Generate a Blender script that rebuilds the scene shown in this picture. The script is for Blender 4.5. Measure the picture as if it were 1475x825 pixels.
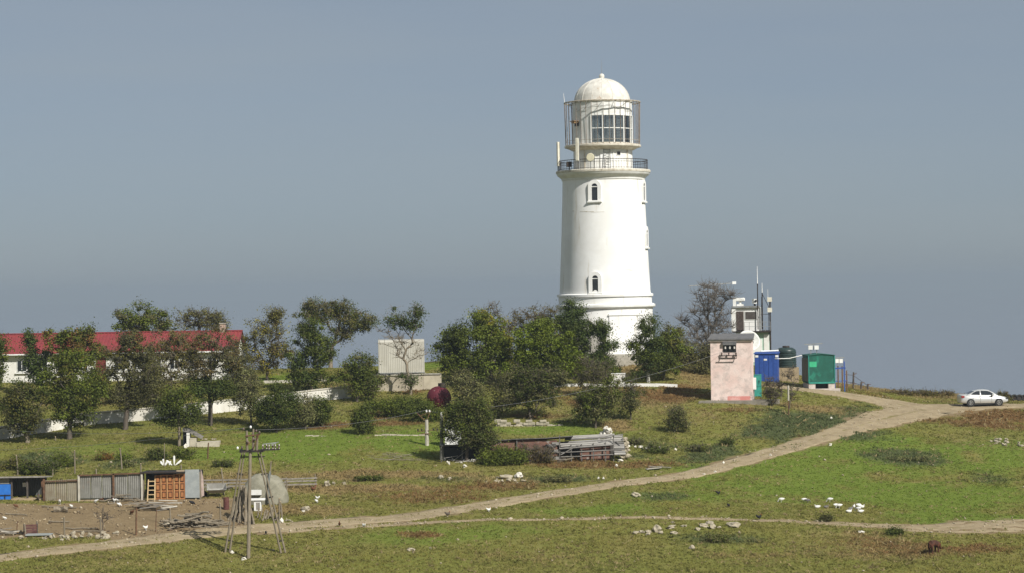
import bpy, bmesh, math, random
import numpy as np
from mathutils import Vector, Matrix, Quaternion, noise as mnoise
for o in list(bpy.data.objects): bpy.data.objects.remove(o)
random.seed(7); rng = np.random.default_rng(7)
SC = bpy.context.scene; COL = SC.collection
rad = math.radians

# ------------------------------------------------------------------ camera, sky, sun, exposure
F = 3200.0                    # focal length in photograph pixels (photograph 1475 x 825)
ZC = 30.0                     # camera height in the world, the sea lies at SEA
SEA = -32.0
ROLL = rad(0.9); RC, RS = math.cos(ROLL), math.sin(ROLL)
cd = bpy.data.cameras.new('camera'); cam = bpy.data.objects.new('camera', cd); COL.objects.link(cam)
cd.sensor_fit = 'HORIZONTAL'; cd.sensor_width = 36; cd.lens = 36*F/1475; cd.clip_start = 1; cd.clip_end = 60000
cam.matrix_world = Matrix(((RC, RS, 0, 0), (0, 0, -1, 0), (-RS, RC, 0, ZC), (0, 0, 0, 1)))
SC.camera = cam
SUN_AZ, SUN_EL = 140.0, 40.0
w = bpy.data.worlds.new('World'); SC.world = w; w.use_nodes = True
sk = w.node_tree.nodes.new('ShaderNodeTexSky'); sk.sky_type = 'NISHITA'; sk.sun_disc = False
sk.sun_elevation = rad(SUN_EL); sk.sun_rotation = rad(SUN_AZ); sk.dust_density = 1.0; sk.air_density = 0.6; sk.ozone_density = 4.0; sk.altitude = 50
bg = w.node_tree.nodes['Background']; bg.inputs[1].default_value = 0.062
sm = w.node_tree.nodes.new('ShaderNodeMix'); sm.data_type = 'RGBA'; sm.inputs[0].default_value = .62; sm.inputs[7].default_value = (4.8, 5.4, 5.75, 1)   # even milky veil over the whole sky
cn = w.node_tree.nodes.new('ShaderNodeTexNoise'); cn.inputs['Scale'].default_value = 3.0; cn.inputs['Detail'].default_value = 5; cm = w.node_tree.nodes.new('ShaderNodeMapping'); cm.inputs['Scale'].default_value = (1, 1, 9)
ctc = w.node_tree.nodes.new('ShaderNodeTexCoord'); w.node_tree.links.new(ctc.outputs['Generated'], cm.inputs[0]); w.node_tree.links.new(cm.outputs[0], cn.inputs['Vector'])
cx_ = w.node_tree.nodes.new('ShaderNodeMapRange'); cx_.inputs[1].default_value = .3; cx_.inputs[2].default_value = .75; cx_.inputs[3].default_value = .56; cx_.inputs[4].default_value = .72; w.node_tree.links.new(cn.outputs['Fac'], cx_.inputs[0]); w.node_tree.links.new(cx_.outputs[0], sm.inputs[0])   # faint streaks of veil cloud
w.node_tree.links.new(sk.outputs[0], sm.inputs[6]); w.node_tree.links.new(sm.outputs[2], bg.inputs[0])
sl = bpy.data.lights.new('sun', 'SUN'); sl.energy = 4.8; sl.angle = rad(0.5); sl.color = (1.0, 0.965, 0.905)
so = bpy.data.objects.new('sun', sl); COL.objects.link(so)
sv = Vector((math.sin(rad(SUN_AZ))*math.cos(rad(SUN_EL)), math.cos(rad(SUN_AZ))*math.cos(rad(SUN_EL)), math.sin(rad(SUN_EL))))
so.rotation_euler = (-sv).to_track_quat('-Z', 'Y').to_euler(); so.location = (0, 100, 120)
vs = SC.view_settings; vs.view_transform = 'Standard'; vs.look = 'None'; vs.exposure = 0.24; vs.gamma = 1.0; vs.use_curve_mapping = False
cy = SC.cycles; cy.use_denoising = True; cy.max_bounces = 6; cy.diffuse_bounces = 3; cy.glossy_bounces = 3; cy.transmission_bounces = 6
cy.volume_bounces = 0; cy.transparent_max_bounces = 12; cy.sample_clamp_indirect = 4.0; cy.caustics_reflective = False; cy.caustics_refractive = False

def ray(px, py):
    u = px-737.5; v = 412.5-py
    return (u*RC+v*RS)/F, (-u*RS+v*RC)/F
def UP(px, py, D):
    a, b = ray(px, py); return Vector((a*D, D, ZC+b*D))

# ------------------------------------------------------------------ the lie of the land
# for some columns of the view: distance -> height in the photograph at which the ground shows
TAB = {
 -300: [(120,905),(135,825),(150,752),(165,696),(180,650),(195,615),(205,585),(215,556),(225,548),(240,544)],
 0:    [(120,905),(135,825),(150,752),(165,696),(180,648),(195,612),(205,580),(215,551),(225,544),(240,540)],
 240:  [(120,905),(135,825),(150,752),(165,694),(180,642),(195,598),(205,570),(215,549),(225,541),(240,536)],
 480:  [(120,905),(135,825),(150,751),(165,692),(180,637),(195,592),(205,564),(215,545),(225,532),(235,527)],
 740:  [(120,905),(135,825),(150,750),(165,692),(180,634),(195,585),(205,555),(215,532),(225,517),(238,512)],
 900:  [(120,905),(135,825),(150,750),(165,692),(180,634),(195,582),(205,553),(212,527),(217,513),(232,505)],
 1060: [(120,905),(135,825),(150,750),(165,692),(180,634),(195,578),(205,556),(215,538),(225,522),(238,510)],
 1200: [(120,905),(135,825),(150,752),(165,694),(180,636),(195,590),(205,564),(212,556),(225,551),(232,551)],
 1330: [(120,905),(135,825),(150,754),(165,697),(180,642),(195,598),(203,580),(210,572),(216,568),(222,569)],
 1475: [(120,905),(135,825),(150,754),(165,698),(180,645),(195,600),(201,584),(208,577),(214,573),(220,574)],
 1800: [(120,905),(135,825),(150,756),(165,702),(180,650),(195,606),(201,592),(208,586),(214,582),(220,583)],
}
COLS = sorted(TAB); GX0, GX1, GY0, GY1, GS = -420.0, 420.0, -90.0, 460.0, 0.5
gx = np.arange(GX0, GX1+.01, GS); gy = np.arange(GY0, GY1+.01, GS)
def vnoise(x, y, s, seed):
    r = np.random.default_rng(seed); tab = r.random((256, 256))
    X = x/s+1000.; Y = y/s+1000.; i = np.floor(X).astype(int); j = np.floor(Y).astype(int); fx = X-i; fy = Y-j
    fx = fx*fx*(3-2*fx); fy = fy*fy*(3-2*fy)
    g = lambda a, b: tab[a % 256, b % 256]
    return (g(i,j)*(1-fx)+g(i+1,j)*fx)*(1-fy)+(g(i,j+1)*(1-fx)+g(i+1,j+1)*fx)*fy
def fbm(x, y, s, seed, o=3):
    v = 0; a = 1; t = 0
    for k in range(o): v = v+a*vnoise(x, y, s/2**k, seed+k); t += a; a *= .5
    return v/t
def raw_height(X, Y):
    Yc = np.maximum(Y, 60.); t = np.clip(F*X/Yc+737.5, COLS[0], COLS[-1])
    vals = []; ends = []
    for c in COLS:
        d, yy = zip(*TAB[c]); vals.append(np.interp(Y, d, yy)); ends.append(d[-1])
    vals = np.array(vals)
    k = np.clip(np.searchsorted(COLS, t, side='right')-1, 0, len(COLS)-2)
    c0 = np.array(COLS)[k]; c1 = np.array(COLS)[k+1]; f = (t-c0)/(c1-c0); f = f*f*(3-2*f)
    idx = np.indices(t.shape)
    v0 = np.take_along_axis(vals, k[None], 0)[0]; v1 = np.take_along_axis(vals, (k+1)[None], 0)[0]
    yi = v0*(1-f)+v1*f
    e = np.array(ends)[k]*(1-f)+np.array(ends)[k+1]*f
    Ye = np.minimum(Y, e)
    z = ZC+Ye/F*(-(t-737.5)*RS+(412.5-yi))
    d = np.maximum(Y-e, 0)
    z = z-0.10*d-0.006*d*d
    near = np.interp(Y, [-90, 0, 15, 40, 70, 100, 120], [28.4, 28.2, 26, 20, 13.6, 11.4, 11.45])
    b = np.clip((Y-105)/20, 0, 1); z = z*b+near*(1-b)
    side = np.clip((np.abs(X)-170)/150, 0, 1); z = z-side*side*(70)
    return np.maximum(z, SEA-4)
XX, YY = np.meshgrid(gx, gy)
HG = raw_height(XX, YY)
for it in range(5):     # soften the creases
    P = np.pad(HG, 3, mode='edge')
    HG = sum(P[3:-3, 3+k:P.shape[1]-3+k] for k in (-3,-2,-1,0,1,2,3))/7
    P = np.pad(HG, 2, mode='edge')
    HG = sum(P[2+k:P.shape[0]-2+k, 2:-2] for k in (-2,-1,0,1,2))/5
HG = HG+(fbm(XX, YY, 9, 11)-.5)*0.35+(fbm(XX, YY, 2.2, 21)-.5)*0.10
def Hn(x, y):
    x = np.asarray(x, float); y = np.asarray(y, float)
    i = np.clip((x-GX0)/GS, 0, len(gx)-1.001); j = np.clip((y-GY0)/GS, 0, len(gy)-1.001)
    i0 = i.astype(int); j0 = j.astype(int); fx = i-i0; fy = j-j0
    return (HG[j0,i0]*(1-fx)+HG[j0,i0+1]*fx)*(1-fy)+(HG[j0+1,i0]*(1-fx)+HG[j0+1,i0+1]*fx)*fy
def H(x, y): return float(Hn(x, y))
_D = np.arange(112., 250., .05)
def G(px, py):
    """where the view through a spot of the photograph first meets the ground"""
    a, b = ray(px, py)
    z = Hn(a*_D, _D); k = np.nonzero(ZC+b*_D <= z)[0]
    D = _D[k[0]] if len(k) else 228.
    return Vector((a*D, D, H(a*D, D)))
def W(px, D, py=560):
    a, b = ray(px, py); return Vector((a*D, D, H(a*D, D)))
def to_px(x, y, z):
    X = x/y*F; Z = (z-ZC)/y*F
    u = X*RC-Z*RS; v = X*RS+Z*RC
    return u+737.5, 412.5-v

# ------------------------------------------------------------------ materials
def L(c):  # sRGB 0-255 -> linear
    return tuple(((v/255)/12.92 if v/255 <= .04045 else ((v/255+.055)/1.055)**2.4) for v in c)
MATS = {}
def M(name, col, col2=None, scale=3., rough=.85, metal=0., bump=0., bscale=None, stretch=(1,1,1), spec=.3, lo=.35, hi=.65,
      col3=None, scale3=None, lo3=.6, hi3=.68, coords='Object', stretch3=(1,1,1)):
    if name in MATS: return MATS[name]
    m = bpy.data.materials.new(name); m.use_nodes = True; nt = m.node_tree; N = nt.nodes; Lk = nt.links; p = N['Principled BSDF']
    p.inputs['Roughness'].default_value = rough; p.inputs['Metallic'].default_value = metal; p.inputs['Specular IOR Level'].default_value = spec
    tc = N.new('ShaderNodeTexCoord'); oi = N.new('ShaderNodeObjectInfo')
    mp = N.new('ShaderNodeMapping'); mp.inputs['Scale'].default_value = stretch; Lk.new(tc.outputs[coords], mp.inputs[0])
    add = N.new('ShaderNodeVectorMath'); add.operation = 'ADD'; Lk.new(mp.outputs[0], add.inputs[0])
    mul = N.new('ShaderNodeMath'); mul.operation = 'MULTIPLY'; mul.inputs[1].default_value = 37.; Lk.new(oi.outputs['Random'], mul.inputs[0])
    Lk.new(mul.outputs[0], add.inputs[1])
    def noise(sc, detail=7):
        n = N.new('ShaderNodeTexNoise'); n.inputs['Scale'].default_value = sc; n.inputs['Detail'].default_value = detail; n.inputs['Roughness'].default_value = .62
        Lk.new(add.outputs[0], n.inputs['Vector']); return n
    def ramp(src, a, b):
        r = N.new('ShaderNodeMapRange'); r.interpolation_type = 'SMOOTHSTEP'; r.inputs[1].default_value = a; r.inputs[2].default_value = b
        Lk.new(src, r.inputs[0]); return r.outputs[0]
    def mix(fac, a, b):
        x = N.new('ShaderNodeMix'); x.data_type = 'RGBA'; Lk.new(fac, x.inputs[0])
        for s, v in ((6, a), (7, b)):
            if isinstance(v, tuple): x.inputs[s].default_value = (*v, 1)
            else: Lk.new(v, x.inputs[s])
        return x.outputs[2]
    n1 = noise(scale); c2 = col2 or tuple(v*.72 for v in col)
    out = mix(ramp(n1.outputs['Fac'], lo, hi), tuple(col), tuple(c2))
    if col3:
        mp3 = N.new('ShaderNodeMapping'); mp3.inputs['Scale'].default_value = stretch3; Lk.new(add.outputs[0], mp3.inputs[0])
        n3 = noise(scale3 or scale*.6); Lk.new(mp3.outputs[0], n3.inputs['Vector']); out = mix(ramp(n3.outputs['Fac'], lo3, hi3), out, tuple(col3))
    Lk.new(out, p.inputs['Base Color'])
    if bump:
        nb = noise(bscale or scale*6); b = N.new('ShaderNodeBump'); b.inputs['Strength'].default_value = bump; b.inputs['Distance'].default_value = .05
        Lk.new(nb.outputs['Fac'], b.inputs['Height']); Lk.new(b.outputs[0], p.inputs['Normal'])
    MATS[name] = m; return m
def leaf_mat(name, trans=.25, rough=.65):
    if name in MATS: return MATS[name]
    m = bpy.data.materials.new(name); m.use_nodes = True; nt = m.node_tree; N = nt.nodes; Lk = nt.links; p = N['Principled BSDF']
    a = N.new('ShaderNodeAttribute'); a.attribute_name = 'tint'; p.inputs['Roughness'].default_value = rough; p.inputs['Specular IOR Level'].default_value = .2
    Lk.new(a.outputs['Color'], p.inputs['Base Color'])
    t = N.new('ShaderNodeBsdfTranslucent'); Lk.new(a.outputs['Color'], t.inputs['Color'])
    mx = N.new('ShaderNodeMixShader'); mx.inputs[0].default_value = trans; Lk.new(p.outputs[0], mx.inputs[1]); Lk.new(t.outputs[0], mx.inputs[2])
    Lk.new(mx.outputs[0], N['Material Output'].inputs[0]); MATS[name] = m; return m
def glass_mat(name, tint=(.6,.7,.72), op=.35, rough=.05):
    if name in MATS: return MATS[name]
    m = bpy.data.materials.new(name); m.use_nodes = True; nt = m.node_tree; N = nt.nodes; Lk = nt.links
    tr = N.new('ShaderNodeBsdfTransparent'); tr.inputs[0].default_value = (*tint, 1)
    gl = N.new('ShaderNodeBsdfGlossy'); gl.inputs['Roughness'].default_value = rough; gl.inputs['Color'].default_value = (.8,.85,.85,1)
    fr = N.new('ShaderNodeFresnel'); fr.inputs[0].default_value = 1.5; ad = N.new('ShaderNodeMath'); ad.inputs[1].default_value = op*.3; Lk.new(fr.outputs[0], ad.inputs[0])
    mx = N.new('ShaderNodeMixShader'); Lk.new(ad.outputs[0], mx.inputs[0]); Lk.new(tr.outputs[0], mx.inputs[1]); Lk.new(gl.outputs[0], mx.inputs[2])
    Lk.new(mx.outputs[0], N['Material Output'].inputs[0]); MATS[name] = m; return m

# ------------------------------------------------------------------ mesh helpers
def np_mesh(name, verts, faces, attrs=None, color=None, smooth=False):
    """verts (n,3), faces (m,k) arrays -> mesh"""
    me = bpy.data.meshes.new(name); nv = len(verts); nf, k = faces.shape
    me.vertices.add(nv); me.vertices.foreach_set('co', np.ascontiguousarray(verts, dtype=np.float32).ravel())
    me.loops.add(nf*k); me.loops.foreach_set('vertex_index', np.ascontiguousarray(faces, dtype=np.int32).ravel())
    me.polygons.add(nf); me.polygons.foreach_set('loop_start', np.arange(0, nf*k, k, dtype=np.int32))
    me.update(calc_edges=True)
    if smooth: me.polygons.foreach_set('use_smooth', np.ones(nf, dtype=bool))
    for n, a in (attrs or {}).items():
        at = me.attributes.new(n, 'FLOAT', 'POINT'); at.data.foreach_set('value', np.ascontiguousarray(a, dtype=np.float32).ravel())
    if color is not None:
        at = me.attributes.new('tint', 'FLOAT_COLOR', 'POINT'); c4 = np.ones((nv, 4), dtype=np.float32); c4[:, :3] = color
        at.data.foreach_set('color', c4.ravel())
    return me
def link(name, me, mat=None, parent=None, loc=None):
    o = bpy.data.objects.new(name, me); COL.objects.link(o)
    if mat is not None and me is not None and not len(me.materials): me.materials.append(mat)
    if parent is not None: o.parent = parent
    if loc is not None: o.location = loc
    return o
def tag(o, label=None, cat=None, group=None, kind=None):
    if label: o['label'] = label
    if cat: o['category'] = cat
    if group: o['group'] = group
    if kind: o['kind'] = kind
    return o
def thing(name, label, cat, loc, rz=0., group=None):
    o = bpy.data.objects.new(name, None); COL.objects.link(o); o.location = loc; o.rotation_euler = (0, 0, rz); o.empty_display_size = .3; o['kind'] = 'thing'
    return tag(o, label, cat, group)
class MB:
    def __init__(s): s.v = []; s.f = []
    def add(s, vs, fs):
        n = len(s.v); s.v += [tuple(v) for v in vs]; s.f += [tuple(i+n for i in f) for f in fs]; return s
    def box(s, x0, x1, y0, y1, z0, z1, mtx=None):
        vs = [Vector((x, y, z)) for z in (z0, z1) for y in (y0, y1) for x in (x0, x1)]
        if mtx is not None: vs = [mtx@v for v in vs]
        return s.add(vs, [(0,2,3,1),(4,5,7,6),(0,1,5,4),(2,6,7,3),(0,4,6,2),(1,3,7,5)])
    def bar(s, a, b, wx, wy=None, up=(0,0,1)):
        """square bar from a to b"""
        a = Vector(a); b = Vector(b); d = (b-a); wy = wy or wx
        if d.length < 1e-6: return s
        d.normalize(); u = Vector(up)
        if abs(d.dot(u)) > .97: u = Vector((0,1,0))
        x = d.cross(u).normalized(); y = x.cross(d).normalized()
        vs = [p+x*i*wx/2+y*j*wy/2 for p in (a, b) for j in (-1,1) for i in (-1,1)]
        return s.add(vs, [(0,2,3,1),(4,5,7,6),(0,1,5,4),(2,6,7,3),(0,4,6,2),(1,3,7,5)])
    def tube(s, pts, radii, n=8, cap=True, closed=False, sx=1., up=None):
        pts = [Vector(p) for p in pts]; m = len(pts)
        if not hasattr(radii, '__len__'): radii = [radii]*m
        base = len(s.v); x = None
        for i, p in enumerate(pts):
            if closed: d = pts[(i+1) % m]-pts[i-1]
            else: d = pts[min(i+1, m-1)]-pts[max(i-1, 0)]
            d = d.normalized() if d.length > 1e-9 else Vector((0,0,1))
            if x is None:
                u = Vector(up) if up else (Vector((0,0,1)) if abs(d.z) < .9 else Vector((1,0,0)))
                x = d.cross(u).normalized()
            else:
                x = (x-d*x.dot(d)).normalized()
            y = d.cross(x)
            r = radii[i]; ra, rb = r if hasattr(r, '__len__') else (r*sx, r)
            for k in range(n):
                a = 2*math.pi*k/n; s.v.append(tuple(p+x*math.cos(a)*ra+y*math.sin(a)*rb))
        for i in range(m if closed else m-1):
            for k in range(n):
                a = base+i*n+k; b = base+i*n+(k+1) % n; j = (i+1) % m; c = base+j*n+(k+1) % n; d = base+j*n+k
                s.f.append((a, b, c, d))
        if cap and not closed:
            s.f.append(tuple(base+k for k in range(n))[::-1]); s.f.append(tuple(base+(m-1)*n+k for k in range(n)))
        return s
    def lathe(s, prof, n=32, a0=0., a1=2*math.pi, c=(0,0,0)):
        full = abs(a1-a0-2*math.pi) < 1e-6; base = len(s.v); m = len(prof); nn = n if full else n+1
        for k in range(nn):
            a = a0+(a1-a0)*k/n
            for r, z in prof: s.v.append((c[0]+r*math.sin(a), c[1]-r*math.cos(a), c[2]+z))
        for k in range(n):
            k2 = (k+1) % nn
            for i in range(m-1): s.f.append((base+k*m+i, base+k2*m+i, base+k2*m+i+1, base+k*m+i+1))
        return s
    def shell(s, r0, r1, a0, a1, z0, z1, n=8):
        """closed curved slab between two radii and two angles"""
        base = len(s.v)
        for k in range(n+1):
            a = a0+(a1-a0)*k/n
            for r, z in ((r0,z0),(r1,z0),(r1,z1),(r0,z1)): s.v.append((r*math.sin(a), -r*math.cos(a), z))
        for k in range(n):
            for i in range(4): s.f.append((base+k*4+i, base+k*4+4+i, base+k*4+4+(i+1) % 4, base+k*4+(i+1) % 4))
        s.f.append((base, base+1, base+2, base+3)); e = base+n*4; s.f.append((e+3, e+2, e+1, e)); return s
    def prism(s, poly, y0, y1, mtx=None):
        """polygon in x,z pushed along y"""
        n = len(poly); vs = [Vector((x, y, z)) for y in (y0, y1) for x, z in poly]
        if mtx is not None: vs = [mtx@v for v in vs]
        return s.add(vs, [tuple(range(n)), tuple(range(2*n-1, n-1, -1))]+[(i, i+n, (i+1) % n+n, (i+1) % n) for i in range(n)])
    def sphere(s, c, r, n=16, m=10, sc=(1,1,1)):
        base = len(s.v)
        for i in range(m+1):
            t = math.pi*i/m
            for k in range(n):
                a = 2*math.pi*k/n; s.v.append((c[0]+r*sc[0]*math.sin(t)*math.cos(a), c[1]+r*sc[1]*math.sin(t)*math.sin(a), c[2]+r*sc[2]*math.cos(t)))
        for i in range(m):
            for k in range(n): s.f.append((base+i*n+k, base+(i+1)*n+k, base+(i+1)*n+(k+1) % n, base+i*n+(k+1) % n))
        return s
    def mesh(s, name, smooth=False, angle=None):
        me = bpy.data.meshes.new(name); me.from_pydata(s.v, [], s.f)
        bm = bmesh.new(); bm.from_mesh(me); bmesh.ops.remove_doubles(bm, verts=bm.verts, dist=1e-5)
        bmesh.ops.recalc_face_normals(bm, faces=bm.faces); bm.to_mesh(me); bm.free()
        if smooth: me.polygons.foreach_set('use_smooth', [True]*len(me.polygons))
        if angle: me.set_sharp_from_angle(angle=rad(angle))
        me.update(); return me
    def build(s, name, mat, parent=None, loc=None, smooth=False, angle=None):
        return link(name, s.mesh(name, smooth, angle), mat, parent, loc)
def corrugated(x0, x1, z0, z1, pitch=.12, amp=.014, y=0., th=.006, curve=None):
    """upright corrugated sheet facing the viewer; x across, ribs upright"""
    mb = MB(); n = max(4, int((x1-x0)/pitch*8)); f = []; vs = []
    for k in range(n+1):
        x = x0+(x1-x0)*k/n; yy = y+amp*math.sin(2*math.pi*(x-x0)/pitch)
        for z in (z0, z1): vs.append((x, yy, z))
        for z in (z1, z0): vs.append((x, yy+th, z))
    for k in range(n):
        a = k*4
        for i in range(4): f.append((a+i, a+4+i, a+4+(i+1) % 4, a+(i+1) % 4))
    f.append((0,1,2,3)); f.append((n*4+3, n*4+2, n*4+1, n*4)); return mb.add(vs, f)

# ------------------------------------------------------------------ sea, ground, tracks
sea_m = bpy.data.materials.new('sea_water'); sea_m.use_nodes = True; p = sea_m.node_tree.nodes['Principled BSDF']
p.inputs['Base Color'].default_value = (.17, .19, .225, 1); p.inputs['Roughness'].default_value = .25; p.inputs['IOR'].default_value = 1.33
nz = sea_m.node_tree.nodes.new('ShaderNodeTexNoise'); nz.inputs['Scale'].default_value = .05; nz.inputs['Detail'].default_value = 6
tcs = sea_m.node_tree.nodes.new('ShaderNodeTexCoord'); sea_m.node_tree.links.new(tcs.outputs['Object'], nz.inputs['Vector'])
bp = sea_m.node_tree.nodes.new('ShaderNodeBump'); bp.inputs['Strength'].default_value = .35; bp.inputs['Distance'].default_value = 3.
sea_m.node_tree.links.new(nz.outputs['Fac'], bp.inputs['Height']); sea_m.node_tree.links.new(bp.outputs[0], p.inputs['Normal'])
mb = MB(); mb.lathe([(0.01, 0), (300, 0), (1500, 0), (5000, 0), (14000, 0)], 48)
o = mb.build('sea', sea_m, loc=(0, 0, SEA)); tag(o, 'calm grey blue sea fading into haze behind the hill', kind='structure')

def seg_dist(X, Y, pts):
    d = np.full(X.shape, 1e9)
    for (x0, y0), (x1, y1) in zip(pts[:-1], pts[1:]):
        dx, dy = x1-x0, y1-y0; t = np.clip(((X-x0)*dx+(Y-y0)*dy)/(dx*dx+dy*dy+1e-9), 0, 1)
        d = np.minimum(d, np.hypot(X-x0-t*dx, Y-y0-t*dy))
    return d
def curve(pix, step=.5):
    """smooth ground path through spots of the photograph: (px, py, half width in metres)"""
    P = [G(a, b) for a, b, c in pix]; wd = [c for a, b, c in pix]; out = []
    for i in range(len(P)-1):
        p0 = P[max(i-1, 0)]; p1 = P[i]; p2 = P[i+1]; p3 = P[min(i+2, len(P)-1)]
        n = max(2, int((p2-p1).length/step))
        for k in range(n):
            t = k/n
            q = .5*((2*p1)+(-p0+p2)*t+(2*p0-5*p1+4*p2-p3)*t*t+(-p0+3*p1-3*p2+p3)*t**3)
            out.append((q.x, q.y, wd[i]*(1-t)+wd[i+1]*t))
    out.append((P[-1].x, P[-1].y, wd[-1])); return out
MAIN = curve([(-60,812,1.3),(0,803,1.3),(150,785,1.25),(330,764,1.2),(480,752,1.25),(600,743,1.3),(700,727,1.2),(800,710,1.1),(900,695,1.0),(1000,682,1.1),
              (1080,660,1.25),(1150,640,1.3),(1215,620,1.5),(1275,603,2.4),(1330,591,3.0),(1390,585,2.6),(1475,583,2.2),(1560,582,2.2)])
SPUR = curve([(1330,591,2.6),(1285,580,2.6),(1235,571,2.0),(1180,563,1.6),(1120,556,1.6)])
LOWER = curve([(380,766,.9),(520,757,.5),(700,748,.4),(900,745,.4),(1100,749,.5),(1250,756,.8),(1330,760,1.4),(1400,758,2.2),(1475,755,2.4),(1560,753,2.4)])
def strip(name, path, label, mat, lift=.05, extra=None):
    P = np.array(path); n = len(P); d = np.gradient(P[:, :2], axis=0); d /= np.linalg.norm(d, axis=1)[:, None]; nrm = np.stack([-d[:, 1], d[:, 0]], 1)
    m = 13; prof = np.linspace(-1.25, 1.25, m); vs = np.zeros((n, m, 3))
    for j, q in enumerate(prof):
        wob = 1+.75*(fbm(P[:, 0]+j*7, P[:, 1], 1.6, 50+j)-.5)
        x = P[:, 0]+nrm[:, 0]*P[:, 2]*q*wob; y = P[:, 1]+nrm[:, 1]*P[:, 2]*q*wob
        rut = -.03*math.exp(-((abs(q)-.5)/.15)**2)
        edge = lift if abs(q) < .8 else lift-(abs(q)-.8)/.45*(lift+.14)
        vs[:, j] = np.stack([x, y, Hn(x, y)+edge+rut+(vnoise(x, y, .5, 80)-.5)*.03], 1)
    a = (np.arange(n-1)[:, None]*m+np.arange(m-1)[None]).ravel(); f = np.stack([a, a+1, a+m+1, a+m], 1)
    mid = np.exp(-(prof/.2)**2)[None]*np.ones((n, 1))+.8*np.clip((np.abs(prof)-.75)/.25, 0, 1)[None]
    o = link(name, np_mesh(name, vs.reshape(-1, 3), f[:, ::-1], attrs={'worn': mid}, smooth=True), mat); return tag(o, label, kind='structure')
# patches of different growth, set out on the ground: (px, py, half width px, half height px, strength)
def patches(lst):
    out = []
    for px, py, rx, ry, s in lst:
        c = G(px, py); a = G(px, py+ry); b = G(px, py-ry); out.append((c.x, (a.y+b.y)/2, rx*c.y/F, max(.6, abs(b.y-a.y)/2), s))
    return out
PT = {
 'lush': patches([(450,640,160,22,1.),(330,655,80,16,.7),(560,640,90,20,1.),(1300,650,190,26,.9),(1180,690,200,34,.95),(1330,715,200,30,1.),(760,620,130,9,.8),(410,545,60,8,1.),(600,525,60,8,.8),(1000,715,130,18,.6),
                  (640,770,190,22,.55),(860,735,100,9,.7),(300,655,70,18,.7),(120,650,90,14,.5),(1440,660,60,22,.8),(1130,720,120,18,.5),(540,615,100,8,.5),(1380,745,140,14,.7)]),
 'weed': patches([(1180,610,90,24,1.),(1240,600,50,18,.9),(1020,655,60,14,.7),(1120,625,60,18,.8),(800,690,70,7,.8),(650,690,70,9,.6),(1310,655,60,16,.8),(60,665,70,14,.9),(180,668,60,9,.7),(960,715,50,9,.6),(560,600,80,14,.5),
                  (940,640,60,12,.5),(1040,775,80,10,.6),(900,655,60,8,.5),(530,688,45,4,.9),(1420,690,40,10,.5),(860,600,60,14,.5),(1170,792,80,12,.3)]),
 'dry': patches([(540,684,160,7,1.),(470,704,110,7,.85),(560,702,90,6,.9),(1090,580,50,8,.5),(905,530,60,14,1.),(1010,545,50,12,1.),(1300,566,120,7,.9),(1440,572,60,8,.8),(890,612,30,9,.9),(800,652,110,10,.45),(1170,588,70,8,.7),
                 (1250,790,170,22,.55),(330,690,80,12,.7),(700,690,110,9,.5),(1000,600,80,18,.5),(940,575,60,14,.6),(300,720,60,10,.5),(130,580,90,9,.6),(500,560,50,8,.6),(830,560,60,9,.6),(1400,640,70,9,.3),(760,800,170,18,.35),
                 (1100,690,60,10,.35),(400,735,60,9,.8),(1110,800,90,12,.5),(470,735,70,8,.6),(170,800,200,20,.3),(440,800,120,18,.3)]),
 'rust': patches([(560,596,50,7,1.),(470,612,45,6,1.),(590,560,30,7,.8),(1440,605,70,14,1.),(1300,598,60,8,.7),(1400,592,60,7,.8),(960,570,60,9,.8),(830,580,40,9,.8),(700,700,80,8,.6),(620,715,130,12,.55),(840,668,120,6,.7),
                  (1420,790,90,10,.7),(1300,790,90,12,.5),(760,598,60,6,.7),(1060,590,50,6,.5),(980,560,30,8,.7),(1230,780,60,9,.4),(610,770,40,5,.8),(900,560,40,9,.6),(1250,568,60,5,.4),(540,610,70,5,.8),(680,700,60,7,.7),(790,660,60,6,.6)]),
}
YARD = [G(a, b) for a, b in ((-80,724),(60,726),(140,722),(290,718),(345,716),(372,740),(352,764),(300,770),(200,776),(90,772),(0,776),(-80,780))]
YP = [(p.x, p.y) for p in YARD]
def in_poly(X, Y, P):
    c = np.zeros(X.shape, bool); n = len(P)
    for i in range(n):
        x0, y0 = P[i]; x1, y1 = P[i-1]
        k = ((y0 > Y) != (y1 > Y)) & (X < (x1-x0)*(Y-y0)/(y1-y0+1e-12)+x0); c ^= k
    return c
def masks(X, Y):
    r = {}
    n1 = fbm(X, Y, 4.0, 31, 4); n2 = fbm(X, Y, 1.3, 41, 3)
    for k, lst in PT.items():
        v = np.zeros(X.shape)
        for cx, cy, rx, ry, s in lst:
            d = np.sqrt(((X-cx)/rx)**2+((Y-cy)/ry)**2)
            v = np.maximum(v, s*np.clip(1.35-d-(n1-.5)*1.5-(n2-.5)*.7, 0, 1))
        r[k] = v
    d = np.full(X.shape, 9.)
    for path, ww in ((MAIN, 1.), (SPUR, 1.), (LOWER, 1.)):
        P = np.array(path)[::2]; pts = [(a, b) for a, b, c in P]
        for i in range(len(pts)-1):
            sel = (np.abs(X-pts[i][0]) < 8) & (np.abs(Y-pts[i][1]) < 8)
            if sel.any():
                q = seg_dist(X[sel], Y[sel], pts[i:i+2])/P[i][2]; d[sel] = np.minimum(d[sel], q)
    dirt = np.clip(1.45-d+(n2-.5)*1.3, 0, 1)
    y = in_poly(X+(n2-.5)*1.5, Y+(n1-.5)*2.0, YP); r['dirt'] = np.maximum(dirt, y*1.)
    r['n'] = n1; r['road'] = d
    return r
gxs = np.concatenate([np.arange(-420, -110, 10.), np.arange(-110, 110, .5), np.arange(110, 421, 10.)])
gys = np.concatenate([np.arange(-90, 110, 5.), np.arange(110, 250, .5), np.arange(250, 461, 6.)])
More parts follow.
